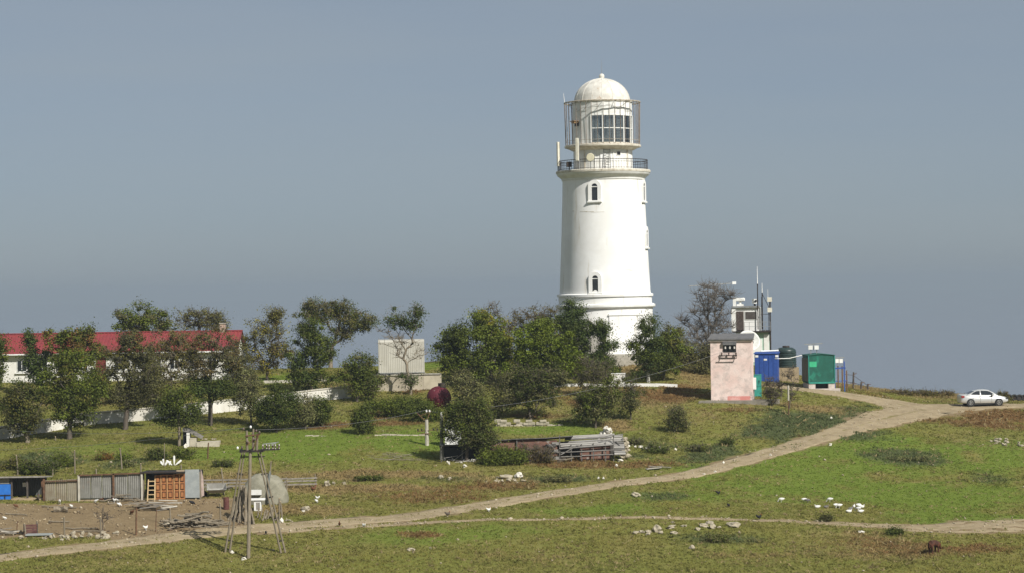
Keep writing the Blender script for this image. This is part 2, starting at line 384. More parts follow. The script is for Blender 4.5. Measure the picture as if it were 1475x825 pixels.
TX, TY = np.meshgrid(gxs, gys); TZ = Hn(TX, TY)
att = masks(TX, TY); att.pop('n'); att.pop('road')
nx, ny = len(gxs), len(gys); a = (np.arange(ny-1)[:, None]*nx+np.arange(nx-1)[None]).ravel()
gm = np_mesh('ground', np.stack([TX, TY, TZ], -1).reshape(-1, 3), np.stack([a, a+1, a+nx+1, a+nx], 1), attrs=att, smooth=True)
def ground_material():
    m = bpy.data.materials.new('grass_ground'); m.use_nodes = True; nt = m.node_tree; N = nt.nodes; K = nt.links; p = N['Principled BSDF']
    p.inputs['Roughness'].default_value = .95; p.inputs['Specular IOR Level'].default_value = .1
    tc = N.new('ShaderNodeTexCoord')
    def noise(s, d=6, r=.6):
        n = N.new('ShaderNodeTexNoise'); n.inputs['Scale'].default_value = s; n.inputs['Detail'].default_value = d; n.inputs['Roughness'].default_value = r
        K.new(tc.outputs['Object'], n.inputs['Vector']); return n.outputs['Fac']
    def mr(src, a, b, c=0., d=1.):
        x = N.new('ShaderNodeMapRange'); x.interpolation_type = 'SMOOTHSTEP'
        for i, v in enumerate((a, b, c, d)): x.inputs[i+1].default_value = v
        K.new(src, x.inputs[0]); return x.outputs[0]
    def mix(f, a, b):
        x = N.new('ShaderNodeMix'); x.data_type = 'RGBA'
        K.new(f, x.inputs[0])
        for s, v in ((6, a), (7, b)):
            if isinstance(v, tuple): x.inputs[s].default_value = (*v, 1)
            else: K.new(v, x.inputs[s])
        return x.outputs[2]
    def ma(op, a, b):
        x = N.new('ShaderNodeMath'); x.operation = op
        for i, v in enumerate((a, b)):
            if isinstance(v, (int, float)): x.inputs[i].default_value = v
            else: K.new(v, x.inputs[i])
        return x.outputs[0]
    n_big, n_mid, n_fine, n_tiny = noise(.09, 5), noise(.5, 6, .65), noise(2.6, 6, .7), noise(9., 5, .75)
    col = mix(mr(n_mid, .35, .68), (.165, .162, .038), (.235, .200, .070))
    col = mix(mr(n_big, .4, .65), col, mix(n_fine, (.138, .160, .030), (.195, .190, .046)))
    def layer(col, name, ca, cb, k=.55):
        at = N.new('ShaderNodeAttribute'); at.attribute_name = name
        v = ma('ADD', at.outputs['Fac'], ma('MULTIPLY', ma('SUBTRACT', n_fine, .5), k))
        return mix(mr(v, .22, .72), col, mix(mr(n_tiny, .3, .7), ca, cb))
    col = layer(col, 'lush', (.115, .172, .022), (.165, .200, .036))
    col = layer(col, 'weed', (.060, .082, .030), (.110, .116, .050))
    col = layer(col, 'dry', (.28, .20, .085), (.19, .145, .060), .8)
    col = layer(col, 'rust', (.19, .105, .042), (.15, .115, .046), .9)
    col = layer(col, 'dirt', mix(mr(n_mid, .35, .65), (.30, .222, .125), (.225, .162, .088)), mix(mr(n_fine, .35, .65), (.235, .175, .098), (.165, .118, .064)), .35)
    col = mix(mr(n_tiny, .56, .76, 0, .28), col, (.08, .085, .03))
    K.new(col, p.inputs['Base Color'])
    b = N.new('ShaderNodeBump'); b.inputs['Strength'].default_value = .7; b.inputs['Distance'].default_value = .12
    K.new(ma('ADD', n_tiny, ma('MULTIPLY', n_fine, 1.5)), b.inputs['Height']); K.new(b.outputs[0], p.inputs['Normal']); return m
o = link('ground', gm, ground_material()); tag(o, 'sloping grassy hillside with green, straw and rust coloured patches', kind='structure')
dirt = M('track_dirt', (.335,.268,.168), (.255,.20,.122), scale=.9, rough=.95, bump=.6, bscale=7, col3=(.45,.38,.27), scale3=5, lo3=.60, hi3=.7, spec=.1)
nt = dirt.node_tree; pb_ = nt.nodes['Principled BSDF']; src = pb_.inputs['Base Color'].links[0].from_socket      # grass creeping into the crown and edges of the tracks
at_ = nt.nodes.new('ShaderNodeAttribute'); at_.attribute_name = 'worn'; tcn = nt.nodes.new('ShaderNodeTexCoord'); nn_ = nt.nodes.new('ShaderNodeTexNoise'); nn_.inputs['Scale'].default_value = .9; nn_.inputs['Detail'].default_value = 6; nt.links.new(tcn.outputs['Object'], nn_.inputs['Vector'])
mu_ = nt.nodes.new('ShaderNodeMath'); mu_.operation = 'MULTIPLY'; nt.links.new(at_.outputs['Fac'], mu_.inputs[0]); nt.links.new(nn_.outputs['Fac'], mu_.inputs[1])
mr_ = nt.nodes.new('ShaderNodeMapRange'); mr_.interpolation_type = 'SMOOTHSTEP'; mr_.inputs[1].default_value = .38; mr_.inputs[2].default_value = .62; mr_.inputs[4].default_value = .85; nt.links.new(mu_.outputs[0], mr_.inputs[0])
mx_ = nt.nodes.new('ShaderNodeMix'); mx_.data_type = 'RGBA'; nt.links.new(mr_.outputs[0], mx_.inputs[0]); nt.links.new(src, mx_.inputs[6]); mx_.inputs[7].default_value = (.17,.145,.05,1); nt.links.new(mx_.outputs[2], pb_.inputs['Base Color'])
strip('dirt_track', MAIN, 'wide pale dirt track climbing from the yard to the parked car', dirt)
strip('dirt_track', SPUR, 'short gravel spur leading from the track to the green kiosk', dirt, .07)
strip('dirt_track', LOWER, 'narrow worn footpath crossing the lower meadow', dirt, .02)

# grass: nobody could count it
def tufts(n, seed):
    r = np.random.default_rng(seed)
    D = r.uniform(128**.5, 232**.5, n)**2; u = r.uniform(-790, 790, n); X = u/F*D; Y = D
    m = masks(X, Y); mid = (m['road'] < .34) & (fbm(X, Y, 2.2, 91, 3) > .44) & (r.random(n) < .8) & (X < 24); keep = (m['dirt'] < .35+.5*(r.random(n) < .07)) | mid; X, Y = X[keep], Y[keep]; m = {k: v[keep] for k, v in m.items()}; n = len(X)
    base = np.array([.215, .208, .052])[None]*np.ones((n, 1)); base = base+(m['n'][:, None]-.5)*np.array([.10, .05, .02])
    hgt = .04+.06*r.random(n)
    for k, c, h in (('lush', (.165,.222,.034), .05), ('weed', (.118,.142,.055), .13), ('dry', (.33,.25,.11), .12), ('rust', (.25,.15,.062), .13)):
        q = np.clip((m[k]-.25+(r.random(n)-.5)*.5)*2.2, 0, 1)[:, None]; base = base*(1-q)+np.array(c)*q
        hgt = hgt*(1-q[:, 0])+(h*(.5+r.random(n)))*q[:, 0]
    odd = r.random(n) < .04; base[odd] = (.34,.27,.13); hgt[odd] *= 1.5; tus = (fbm(X, Y, 1.1, 131, 2) > .66) & (m['lush'] < .4); hgt[tus] *= 1.3; base[tus] *= .85
    base *= (.75+.5*r.random((n, 1)))
    nb = 4; V = np.zeros((n, nb, 3, 3)); Z = Hn(X, Y)
    for b in range(nb):
        a = r.uniform(0, 6.283, n); wd = .035+.05*r.random(n)+hgt*.10; ox = r.normal(0, .07, n)+hgt*r.normal(0, .15, n); oy = r.normal(0, .07, n)
        h = hgt*(.6+.8*r.random(n)); lean = h*r.normal(0, 1.1, n)
        V[:, b, 0] = np.stack([X+ox-np.cos(a)*wd, Y+oy-np.sin(a)*wd, Z-.03], 1)
        V[:, b, 1] = np.stack([X+ox+np.cos(a)*wd, Y+oy+np.sin(a)*wd, Z-.03], 1)
        V[:, b, 2] = np.stack([X+ox+lean, Y+oy+h*r.normal(.5, .9, n), Z+h], 1)
    c = np.repeat(base, nb*3, 0); return V.reshape(-1, 3), c
gv, gc = tufts(150000, 5)
o = link('grass', np_mesh('grass', gv, np.arange(len(gv)).reshape(-1, 3), color=np.clip(gc, .01, 1)), leaf_mat('grass_blades', .45, .9)); tag(o, 'short meadow grass and taller dry weeds over the slope', kind='stuff')

# loose gravel on the tracks and yard
def rock_mesh(name, seed, sub=1, flat=.7):
    bm = bmesh.new(); bmesh.ops.create_icosphere(bm, subdivisions=sub, radius=.5); r = random.Random(seed)
    off = Vector((r.random()*50, r.random()*50, r.random()*50))
    for v in bm.verts:
        n = v.co.normalized(); k = 1+.75*mnoise.noise(n*1.4+off)+.35*mnoise.noise(n*3.1+off); v.co = n*.5*k; v.co.z *= flat
    me = bpy.data.meshes.new(name); bm.to_mesh(me); bm.free(); return me
def rocks_np(pts, sizes, seed):
    me = rock_mesh('t', seed, 1); base = np.array([v.co[:] for v in me.vertices]); fs = np.array([p.vertices[:] for p in me.polygons]); bpy.data.meshes.remove(me)
    r = np.random.default_rng(seed); n = len(pts); a = r.uniform(0, 6.28, n); ca, sa = np.cos(a), np.sin(a)
    sc = sizes[:, None]*r.uniform(.6, 1.3, (n, 3)); V = base[None]*sc[:, None]
    X = V[..., 0]*ca[:, None]-V[..., 1]*sa[:, None]; Y = V[..., 0]*sa[:, None]+V[..., 1]*ca[:, None]
    V = np.stack([X, Y, V[..., 2]], -1)+pts[:, None]; k = len(base)
    return V.reshape(-1, 3), (fs[None]+np.arange(n)[:, None, None]*k).reshape(-1, 3)
gp = []
for path, n in ((MAIN, 900), (SPUR, 350), (LOWER, 350)):
    P = np.array(path); i = rng.integers(0, len(P), n); t = rng.normal(0, .75, n); q = P[i]
    gp.append(np.stack([q[:, 0]+rng.normal(0, .3, n), q[:, 1]+t*q[:, 2], np.zeros(n)], 1))
yx = rng.uniform(min(p[0] for p in YP), max(p[0] for p in YP), 160); yy = rng.uniform(min(p[1] for p in YP), max(p[1] for p in YP), 160); k = in_poly(yx, yy, YP)
gp.append(np.stack([yx[k], yy[k], np.zeros(k.sum())], 1))
mu = rng.uniform(-780, 780, 420); md_ = rng.uniform(134, 195, 420); gp.append(np.stack([mu/F*md_, md_, np.zeros(420)], 1))
gp = np.concatenate(gp); gp[:, 2] = Hn(gp[:, 0], gp[:, 1])+.045
v, f = rocks_np(gp, rng.gamma(2.2, .03, len(gp))+.03, 3)
stone_m = M('limestone', (.42,.37,.27), (.29,.25,.18), scale=2.5, bump=.5, bscale=9, col3=(.24,.22,.17), scale3=4)
white_stone = M('white_limestone', (.72,.69,.61), (.52,.48,.40), scale=2.5, bump=.4, bscale=9)
o = link('gravel', np_mesh('gravel', v, f), M('gravel_stone', (.42,.36,.26), (.26,.21,.14), scale=1.2, coords='Object')); tag(o, 'pale gravel strewn over the dirt tracks and yard', kind='stuff')
# ------------------------------------------------------------------ lighthouse
white = M('white_paint', (.84,.835,.81), (.77,.76,.725), scale=.5, rough=.8, bump=.12, bscale=4, col3=(.58,.53,.44), scale3=1.4, lo3=.56, hi3=.78, stretch3=(1,1,.12))
white2 = M('white_panel', (.80,.80,.77), (.70,.69,.64), scale=1.2, rough=.6, col3=(.52,.44,.33), scale3=2.5, lo3=.68, hi3=.82, stretch3=(1,1,.3))
domem = M('dome_paint', (.70,.68,.61), (.54,.51,.45), scale=1.3, rough=.7, col3=(.40,.27,.16), scale3=2.6, lo3=.60, hi3=.76, stretch3=(1,1,.4))
trim = M('stained_trim', (.66,.62,.53), (.48,.43,.34), scale=2.2, rough=.85, bump=.3, col3=(.24,.20,.15), scale3=3.2, lo3=.6, hi3=.74)
dark = M('dark_opening', (.012,.013,.015), (.02,.02,.022), scale=2, rough=.4)  # near-black: paints the shade inside openings and under floors, also dark glass
iron = M('black_iron', (.018,.018,.02), (.05,.035,.025), scale=5, rough=.6)
rusty = M('rusty_iron', (.16,.085,.045), (.09,.05,.03), scale=5, rough=.8)
greym = M('grey_steel', (.32,.33,.33), (.22,.22,.21), scale=4, rough=.5, metal=.3)
pane_m = glass_mat('lantern_glass', (.84,.82,.76), .6)
concrete = M('concrete', (.40,.37,.31), (.28,.26,.21), scale=1.6, bump=.3, col3=(.18,.165,.13), scale3=2.2, lo3=.58, hi3=.75)
LD = 218.0; S = LD/F
lb = W(873, LD); lz0 = UP(873, 512, LD).z; LH = thing('lighthouse', 'tall white round lighthouse with domed lantern, two galleries and arched windows', 'lighthouse', (UP(873,512,LD).x, LD, lz0))
Zp = lambda py: (512-py)*S
mb = MB(); mb.lathe([(0,-2.2),(5.3,-2.2),(5.3,Zp(509)),(5.2,Zp(508)),(0,Zp(508))], 64); mb.build('stone_plinth', concrete, LH)
def rp(*pr): return [(r*S, Zp(y)) for r, y in pr]
mb = MB(); mb.lathe(rp((68,508.5),(68,444))+[(4,Zp(444))], 96); mb.build('lower_drum', white, LH, smooth=True, angle=30)
mb = MB(); mb.lathe(rp((66,444),(69,443.5),(72,441),(72.2,438.2),(69,436.5),(66,436.4)), 96); mb.build('cornice', white2, LH, smooth=True, angle=30)
mb = MB(); mb.lathe(rp((67,437),(67.2,426.5),(69.2,426.3),(69.4,423.2),(66,422),(60,421.9)), 96); mb.build('belt_course', white, LH, smooth=True, angle=30)
prof = [(65.6,422.6),(64.6,405),(63.2,375),(61.8,345),(60.6,315),(59.5,285),(58.9,262),(58.8,256)]
mb = MB(); mb.lathe(rp(*prof), 96); mb.build('tower_shaft', white, LH, smooth=True)
shaft_r = lambda py: float(np.interp(-py, [-a[1] for a in prof], [a[0] for a in prof]))*S
mb = MB(); mb.lathe(rp((57,261),(60,260.5),(60.4,258),(62.5,256),(65.2,254),(66.8,252.2),(67.4,250)), 96); mb.build('gallery_cornice', white2, LH, smooth=True, angle=35)
mb = MB(); mb.lathe(rp((60,250.2),(68,250),(68.3,247.3),(67.5,246.4),(20,246.2)), 96); mb.build('gallery_slab', trim, LH, smooth=True, angle=30)
mb = MB(); mb.shell(67*S, 68*S+.10, rad(2), rad(46), Zp(508)+.02, Zp(453), 14); mb.build('portal_relief', white, LH)
mb = MB(); mb.shell(67*S, 68*S+.17, rad(1), rad(47), Zp(453)+.003, Zp(451.3), 14); mb.build('portal_lintel', white2, LH)
def arch(wd, h, n=8):
    r = wd/2; pts = [(-r, 0), (r, 0), (r, h-r)]+[(r*math.cos(t), h-r+r*math.sin(t)) for t in [math.pi*k/n for k in range(1, n)]]+[(-r, h-r)]; return pts
def lh_window(ang, y0, y1, wpx=8.4, sill=True):
    r = shaft_r((y0+y1)/2)
    mt = Matrix.Rotation(ang, 4, 'Z')@Matrix.Translation((0, -r, Zp(y1)))
    h = (y1-y0)*S; wd = wpx*S
    # surround: ring between two arches
    outer = arch(wd+.72, h+.42, 10); inner = arch(wd, h, 10); n = len(outer); m2 = MB(); vs = []
    for y in (-.10, .25):
        vs += [mt@Vector((x, y, z-.06)) for x, z in outer]; vs += [mt@Vector((x, y, z)) for x, z in inner]
    fs = []
    for i in range(n):
        j = (i+1) % n
        fs += [(i, j, n+j, n+i), (2*n+i, 3*n+i, 3*n+j, 2*n+j), (i, 2*n+i, 2*n+j, j), (n+i, n+j, 3*n+j, 3*n+i)]
    m2.add(vs, fs); wo = m2.build('window', white, LH)
    m2 = MB(); m2.prism(inner, -.03, .05, mt); m2.build('pane', M('dark_glass', (.02,.023,.028), (.035,.04,.045), scale=3, rough=.15, spec=.5), wo)
    m2 = MB(); m2.box(-wd/2, wd/2, -.07, -.02, h-wd*.62, h-wd*.48, mt); m2.build('transom', white2, wo)
    if sill: m2 = MB(); m2.box(-wd/2-.42, wd/2+.42, -.2, .1, -.2, -.065, mt); m2.build('sill', white2, wo)
lh_window(rad(-14.5), 267, 291); lh_window(rad(-14.5), 397, 420); lh_window(rad(72), 266, 291); lh_window(rad(75), 333, 357)
# crack of missing plaster under the upper window
for a0, a1, py in ((-36,-25,306.3),(-27,-16,306.9),(-20,-2,307.6),(-50,-46,305),(24,34,389),(30,36,391)):
    r_ = shaft_r(py); mb = MB(); mb.shell(r_-.05, r_+.012, rad(a0), rad(a1), Zp(py)-.02, Zp(py)+.022, 5); mb.build('plaster_crack', trim, LH)
# gallery railing
def ring(mb, r, z, t, n=64): mb.tube([(r*math.sin(2*math.pi*k/n), -r*math.cos(2*math.pi*k/n), z) for k in range(n)], t, 6, closed=True)
mb = MB(); R1 = 64*S
for z, t in ((Zp(232.3), .035), (Zp(236), .02), (Zp(244.5), .022)): ring(mb, R1, z, t)
for k in range(100):
    a = 2*math.pi*k/100; big = k % 10 == 0; t = .03 if big else .011
    mb.tube([(R1*math.sin(a), -R1*math.cos(a), Zp(246.3)), (R1*math.sin(a), -R1*math.cos(a), Zp(232.3))], t, 5)
mb.build('gallery_railing', iron, LH)
# watch room below the lantern
mb = MB(); mb.lathe(rp((42.5,246.6),(42.5,216),(30,216)), 64); mb.build('watch_room', white2, LH, smooth=True, angle=30)
def on_drum(ang, r): return Matrix.Rotation(ang, 4, 'Z')@Matrix.Translation((0, -r, 0))
mt = on_drum(rad(29), 42.5*S); mb = MB(); mb.box(-.24, .24, -.04, .05, Zp(227), Zp(220.5), mt); wo = mb.build('window', white, LH); mb = MB(); mb.box(-.19, .19, -.06, -.03, Zp(226), Zp(221.3), mt); mb.build('pane', dark, wo)
for ang, ww, m_ in ((rad(-2), .55, white), (rad(-17), .08, white), (rad(18), .08, white), (rad(52), .12, trim), (rad(-40), .12, trim)):
    mb = MB(); mb.box(-ww/2, ww/2, -.07, .05, Zp(246), Zp(218), on_drum(ang, 42.5*S)); mb.build('wall_strip', m_, LH)
mt = on_drum(rad(5), 44.5*S); mb = MB()
for x in (-.33, .33): mb.tube([mt@Vector((x, -.1, Zp(246))), mt@Vector((x*.9, .1, Zp(211)))], .03, 6)
for k in range(9): mb.tube([mt@Vector((-.33, -.1+.02*k, Zp(244-k*3.6))), mt@Vector((.33, -.1+.02*k, Zp(244-k*3.6)))], .022, 5)
mb.build('ladder', greym, LH)
mb = MB(); mb.lathe(rp((40,218.5),(43,218),(50,214.5),(55,213),(55.2,210.8),(54.6,210.2),(20,210)), 64); mb.build('lantern_gallery', trim, LH, smooth=True, angle=30)
# lantern: sixteen-sided drum, glazed to seaward
RL = 42.7*S; A = [rad(-24.5+22.5*k) for k in range(16)]
def facet(mb, k, r, z0, z1, th=.08, shrink=0.):
    a0, a1 = A[k], A[k]+rad(22.5); p0 = Vector((r*math.sin(a0), -r*math.cos(a0), 0)); p1 = Vector((r*math.sin(a1), -r*math.cos(a1), 0)); d = (p1-p0).normalized(); p0 += d*shrink; p1 -= d*shrink
    n = Vector((math.sin((a0+a1)/2), -math.cos((a0+a1)/2), 0))
    q = [p0-n*th, p1-n*th, p1, p0]; mb.add([v+Vector((0,0,z)) for z in (z0, z1) for v in q], [(3,2,1,0),(4,5,6,7),(0,1,5,4),(1,2,6,5),(2,3,7,6),(3,0,4,7)])
for k in range(16):
    mb = MB(); facet(mb, k, RL, Zp(168), Zp(147.5)); mb.build('frieze_panel', white2, LH)
    if k >= 10:
        mb = MB(); facet(mb, k, RL, Zp(210.5), Zp(168)-.003); mb.build('wall_panel', white2, LH)
    else:
        mb = MB(); facet(mb, k, RL, Zp(210.5), Zp(207.5)); mb.build('wall_panel', trim, LH)
        for y0, y1 in ((207.3, 187.6), (187, 168.3)):
            mb = MB(); facet(mb, k, RL-.03, Zp(y0), Zp(y1), .015, .03); mb.build('pane', pane_m, LH)
        mb = MB(); a0, a1 = A[k], A[k]+rad(22.5)
        P0 = Vector((RL*math.sin(a0), -RL*math.cos(a0), 0)); P1 = Vector((RL*math.sin(a1), -RL*math.cos(a1), 0))
        mb.bar(P0+Vector((0,0,Zp(208))), P0+Vector((0,0,Zp(168))), .11); z = Vector((0,0,Zp(187.3))); mb.bar(P0+z, P1+z, .075)
        z = Vector((0,0,Zp(168.6))); mb.bar(P0+z, P1+z, .10); mb.build('glazing_bar', white2, LH)
mb = MB(); mb.lathe(rp((1,209),(40,209)), 32); mb.build('lantern_floor', greym, LH)
mb = MB(); mb.lathe(rp((1,160),(40,160)), 32); mb.build('lantern_ceiling', trim, LH)
# the optic inside
op = MB(); op.lathe([(.12,Zp(209)),(.3,Zp(209)+.05),(.28,Zp(200)),(.16,Zp(199)),(.16,Zp(196))], 20); opo = op.build('lamp_pedestal', M('lamp_green', (.22,.34,.34), (.16,.26,.27), rough=.4), LH, smooth=True, angle=40)
op = MB(); zc = Zp(188); op.lathe([(.2,zc-.62),(.36,zc-.45),(.46,zc-.2),(.5,zc),(.46,zc+.2),(.36,zc+.45),(.2,zc+.62)], 20); op.build('lens', M('lens_glass', (.35,.50,.58), (.25,.40,.5), scale=8, rough=.1, spec=.8), opo, smooth=True)
op = MB(); op.lathe([(.1,zc+.6),(.34,zc+.7),(.34,zc+1.05),(.1,zc+1.1)], 20); op.build('lens_cap', iron, opo)
mb = MB()
for x in (1.25, 1.75): mb.tube([(x, .3, Zp(209)), (x, .3, Zp(170))], .035, 6)
for k in range(8): mb.tube([(1.25, .3, Zp(207-4.6*k)), (1.75, .3, Zp(207-4.6*k))], .03, 5)
mb.build('inner_ladder', iron, LH)
for k in range(6):
    a = rad(20+k*60); mb = MB(); mb.bar((2.2*math.sin(a), -2.2*math.cos(a), Zp(209)), (2.2*math.sin(a), -2.2*math.cos(a), Zp(160)), .09); mb.build('inner_post', greym, LH)
# dome: sixteen gores with raised seams
mb = MB(); nd = 10; pr = [(40.2*math.cos(math.pi/2*i/nd)*S, Zp(148)+(34.5*math.sin(math.pi/2*i/nd))*S) for i in range(nd+1)]; pr[-1] = (.02, pr[-1][1])
mb.lathe([(43.5*S, Zp(149)), (43.5*S, Zp(147.2)), (40.2*S, Zp(147))], 64); mb.build('dome_ring', trim, LH)
for k in range(16):
    mb = MB(); mb.lathe([(r*1., z) for r, z in pr], 4, A[k], A[k]+rad(22.5)); mb.build('dome_gore', domem, LH, smooth=True)
    mb = MB(); mb.tube([((r+.0)*math.sin(A[k]), -(r+.0)*math.cos(A[k]), z) for r, z in pr], .028, 5); mb.build('dome_seam', domem, LH)
mb = MB(); mb.lathe([(.34,Zp(114.3)),(.3,Zp(113)),(.16,Zp(112.6)),(.16,Zp(111.5))], 20); mb.sphere((0,0,Zp(110.3)), .27, 18, 12); mb.build('finial_ball', domem, LH, smooth=True)
mb = MB(); mb.tube([(0,0,Zp(109)), (.02,0,Zp(87))], [.03,.012], 6); mb.build('lightning_rod', greym, LH)
# cage of rods round the lantern
mb = MB(); ring(mb, 54.6*S, Zp(148.6), .065); ring(mb, 53.2*S, Zp(210), .03); ring(mb, 53.5*S, Zp(204), .02)
mb.build('cage_ring', M('cage_paint', (.50,.46,.38), (.30,.24,.17), scale=4), LH)
mb = MB()
for k in range(40):
    a = rad(8+k*9); mb.tube([(54.4*S*math.sin(a), -54.4*S*math.cos(a), Zp(148.6)), (53.3*S*math.sin(a), -53.3*S*math.cos(a), Zp(210))], .026, 4)
mb.build('cage_rods', M('cage_rod', (.30,.25,.2), (.17,.13,.1), scale=5), LH)
mb = MB()
for k in range(16):
    a = A[k]; mb.tube([(54*S*math.sin(a), -54*S*math.cos(a), Zp(148.8)), (43*S*math.sin(a), -43*S*math.cos(a), Zp(149.5))], .03, 4)
    if k % 3 == 0: b = a-rad(14); mb.tube([(54*S*math.sin(a), -54*S*math.cos(a), Zp(149)), (43*S*math.sin(b), -43*S*math.cos(b), Zp(160))], .02, 4)
mb.tube([(43.6*S*math.sin(rad(-62+t*8)), -43.6*S*math.cos(rad(-62+t*8)), Zp(162-7*math.sin(t*.21)+1.3*math.sin(t*1.9))) for t in range(17)], .018, 4)
mb.build('cage_brackets', greym, LH)
mb = MB(); mt = on_drum(rad(-62), RL); mb.box(-.4, .4, -.55, .02, Zp(176.5), Zp(175.5), mt); mb.box(-.3, .3, -.45, .02, Zp(179), Zp(177), mt); mb.build('hatch_flap', M('orange_board', (.42,.27,.13), (.3,.18,.09)), LH)
mb = MB(); mb.box(-.36, .36, -.035, .02, Zp(183), Zp(176.8), mt); mb.build('hatch', dark, LH)
lc = LH.location
def at_lh(px, py, dy):   # a point by the lighthouse, dy metres in front of its axis
    return UP(px, py, LD-dy)
# antennas on the gallery
for px, y0, y1, dy, lab in ((831.5, 200, 232, 4.0, 'tall cream panel antenna at the front of the lighthouse gallery'), (804.5, 205, 240, .6, 'tall grey panel antenna on the left edge of the lighthouse gallery')):
    b = at_lh(px, y1, dy); h = (y1-y0)*S; t = thing('panel_antenna', lab, 'antenna', b, rad(-25 if px > 820 else 40), 'panel antennas on the gallery')
    mb = MB(); mb.box(-.15, .15, -.1, .1, 0, h); o = mb.build('radome', M('antenna_cream', (.72,.69,.58), (.62,.58,.47), rough=.5), t)
    md = o.modifiers.new('b', 'BEVEL'); md.width = .04; md.segments = 2
    mb = MB(); mb.tube([(.1, .2, -1.0), (.1, .2, h*.9)], .045, 8); mb.build('mast', greym, t)
    mb = MB(); mb.bar((0,.05,h*.25), (.1,.22,h*.25), .08); mb.bar((0,.05,h*.75), (.1,.22,h*.75), .08); mb.build('bracket', iron, t)
b = at_lh(850.5, 236, 4.15); t = thing('drum_antenna', 'round cream drum antenna behind the gallery railing', 'antenna', b, rad(-8))
mb = MB(); mb.tube([(0,0,-.6),(0,0,.6)], .04, 8); mb.build('mast', greym, t)
mb = MB(); mb.tube([(0,.15,.6),(0,-.06,.6),(0,-.12,.6)], [.36,.4,.36], 24); mb.build('drum', M('antenna_tan', (.62,.58,.42), (.55,.5,.36), rough=.5), t)
b = at_lh(820, 246, 3.0); t = thing('equipment_box', 'small dark equipment box on the left of the gallery', 'box', b)
mb = MB(); mb.box(-.25, .25, -.2, .2, .35, .85); mb.build('case', iron, t); mb = MB(); mb.tube([(0,0,0),(0,0,.4)], .04, 6); mb.build('stand', iron, t)
b = at_lh(813.5, 149, .5); t = thing('whip_antenna', 'short white whip antenna leaning at the left rim of the lantern cage', 'antenna', b)
mb = MB(); mb.tube([(0,0,-.1),(-.08,0,.6),(-.12,0,1.0)], [.03,.025,.012], 6); mb.build('whip', white, t)
# gabled porch at the foot of the tower
t = thing('gabled_porch', 'grey gabled porch with a dark vent at the foot of the lighthouse', 'porch', (UP(848,512,211).x, 211, UP(848,512,211).z))
k = 211/F; gb = [(-24*k, -1.), (24*k, -1.), (24*k, 33*k), (0, 51*k), (-24*k, 33*k)]
mb = MB(); mb.prism(gb, 0, 3.5); mb.build('wall', M('porch_plaster', (.46,.44,.39), (.36,.34,.29), scale=2, bump=.2), t)
for sx in (-1, 1):
    mb = MB(); mb.prism([(0, 51*k+.04), (sx*26*k, 31.5*k), (sx*26*k, 33*k), (0, 53.2*k)], -.25, 3.6); mb.build('roof', M('porch_roof', (.22,.2,.18), (.3,.28,.24), scale=3), t)
mb = MB(); mb.box(1.5*k, 8.5*k, -.06, .1, 40*k, 45.5*k); mb.build('vent', dark, t)

# ------------------------------------------------------------------ red-roofed house
HD = 216.; k = HD/F; hb = UP(155, 551, HD); HO = thing('red_roofed_house', 'long low white house with bright red metal roof behind the trees', 'house', (hb.x, HD, hb.z))
hw = M('house_plaster', (.78,.77,.72), (.68,.66,.60), scale=.8, bump=.15, col3=(.45,.42,.36), scale3=1.1, lo3=.66, hi3=.8)
x0, x1 = -190*k, 184*k; ez = 44*k; rz = 71.5*k; dp = 6.4
mb = MB(); mb.box(x0, x1, 0, dp, -1.0, ez); mb.build('wall', hw, HO)
for y, z, h in ((-.16, 40.5, 2.2), (-.3, 43, 1.6)):
    mb = MB(); mb.box(x0-.1, x1+.1, y, .05, z*k, (z+h)*k); mb.build('cornice', white2, HO)
redm = M('red_roof_metal', (.25,.044,.046), (.20,.038,.042), scale=.9, rough=.6, col3=(.28,.085,.08), scale3=1.2, stretch3=(2,.4,.4))
def roof_slope(y0, z0, y1, z1, n):
    vs = []; fs = []; pit = (x1-x0+.8)/n
    for i in range(n):
        xa = x0-.4+i*pit
        for q in ((xa, 0), (xa+pit*.72, 0), (xa+pit*.78, .07), (xa+pit*.94, .07)):
            vs += [(q[0], y0, z0+q[1]), (q[0], (y0+y1)/2, (z0+z1)/2+q[1]), (q[0], y1, z1+q[1])]
    m = len(vs)//3
    for i in range(m-1):
        for j in range(2): fs.append((i*3+j, i*3+3+j, i*3+4+j, i*3+1+j))
    return MB().add(vs, fs)
ro = roof_slope(-.55, ez-.06, dp/2, rz, 75).build('roof', redm, HO); roof_slope(dp+.5, ez-.06, dp/2, rz, 75).build('roof', redm, HO)
mb = MB(); mb.bar((x0-.4, dp/2, rz+.04), (x1+.4, dp/2, rz+.04), .3, .1); mb.build('ridge_cap', redm, ro)
mb = MB(); mb.box(x0-.42, x1+.42, -.62, -.5, ez-.12, ez+.0); mb.build('gutter', white2, ro)
for sx in (x0, x1):
    mb = MB(); mb.prism([(0,0)], 0, 0) if False else mb.add([(sx, 0, ez), (sx, dp, ez), (sx, dp/2, rz-.03), (sx+.02, 0, ez), (sx+.02, dp, ez), (sx+.02, dp/2, rz-.03)], [(0,1,2),(3,5,4)]); mb.build('gable', hw, HO)
cx = (316-155)*k; mb = MB(); mb.box(cx-.26, cx+.26, dp/2-.3, dp/2+.3, rz-.6, rz+.7); co = mb.build('chimney', M('chimney_brick', (.45,.33,.25), (.34,.26,.2), scale=6, bump=.4), HO)
mb = MB(); mb.box(cx-.32, cx+.32, dp/2-.36, dp/2+.36, rz+.702, rz+.8); mb.build('chimney_cap', concrete, co)
fr = M('window_frame_white', (.75,.75,.72), (.68,.68,.64), rough=.5)
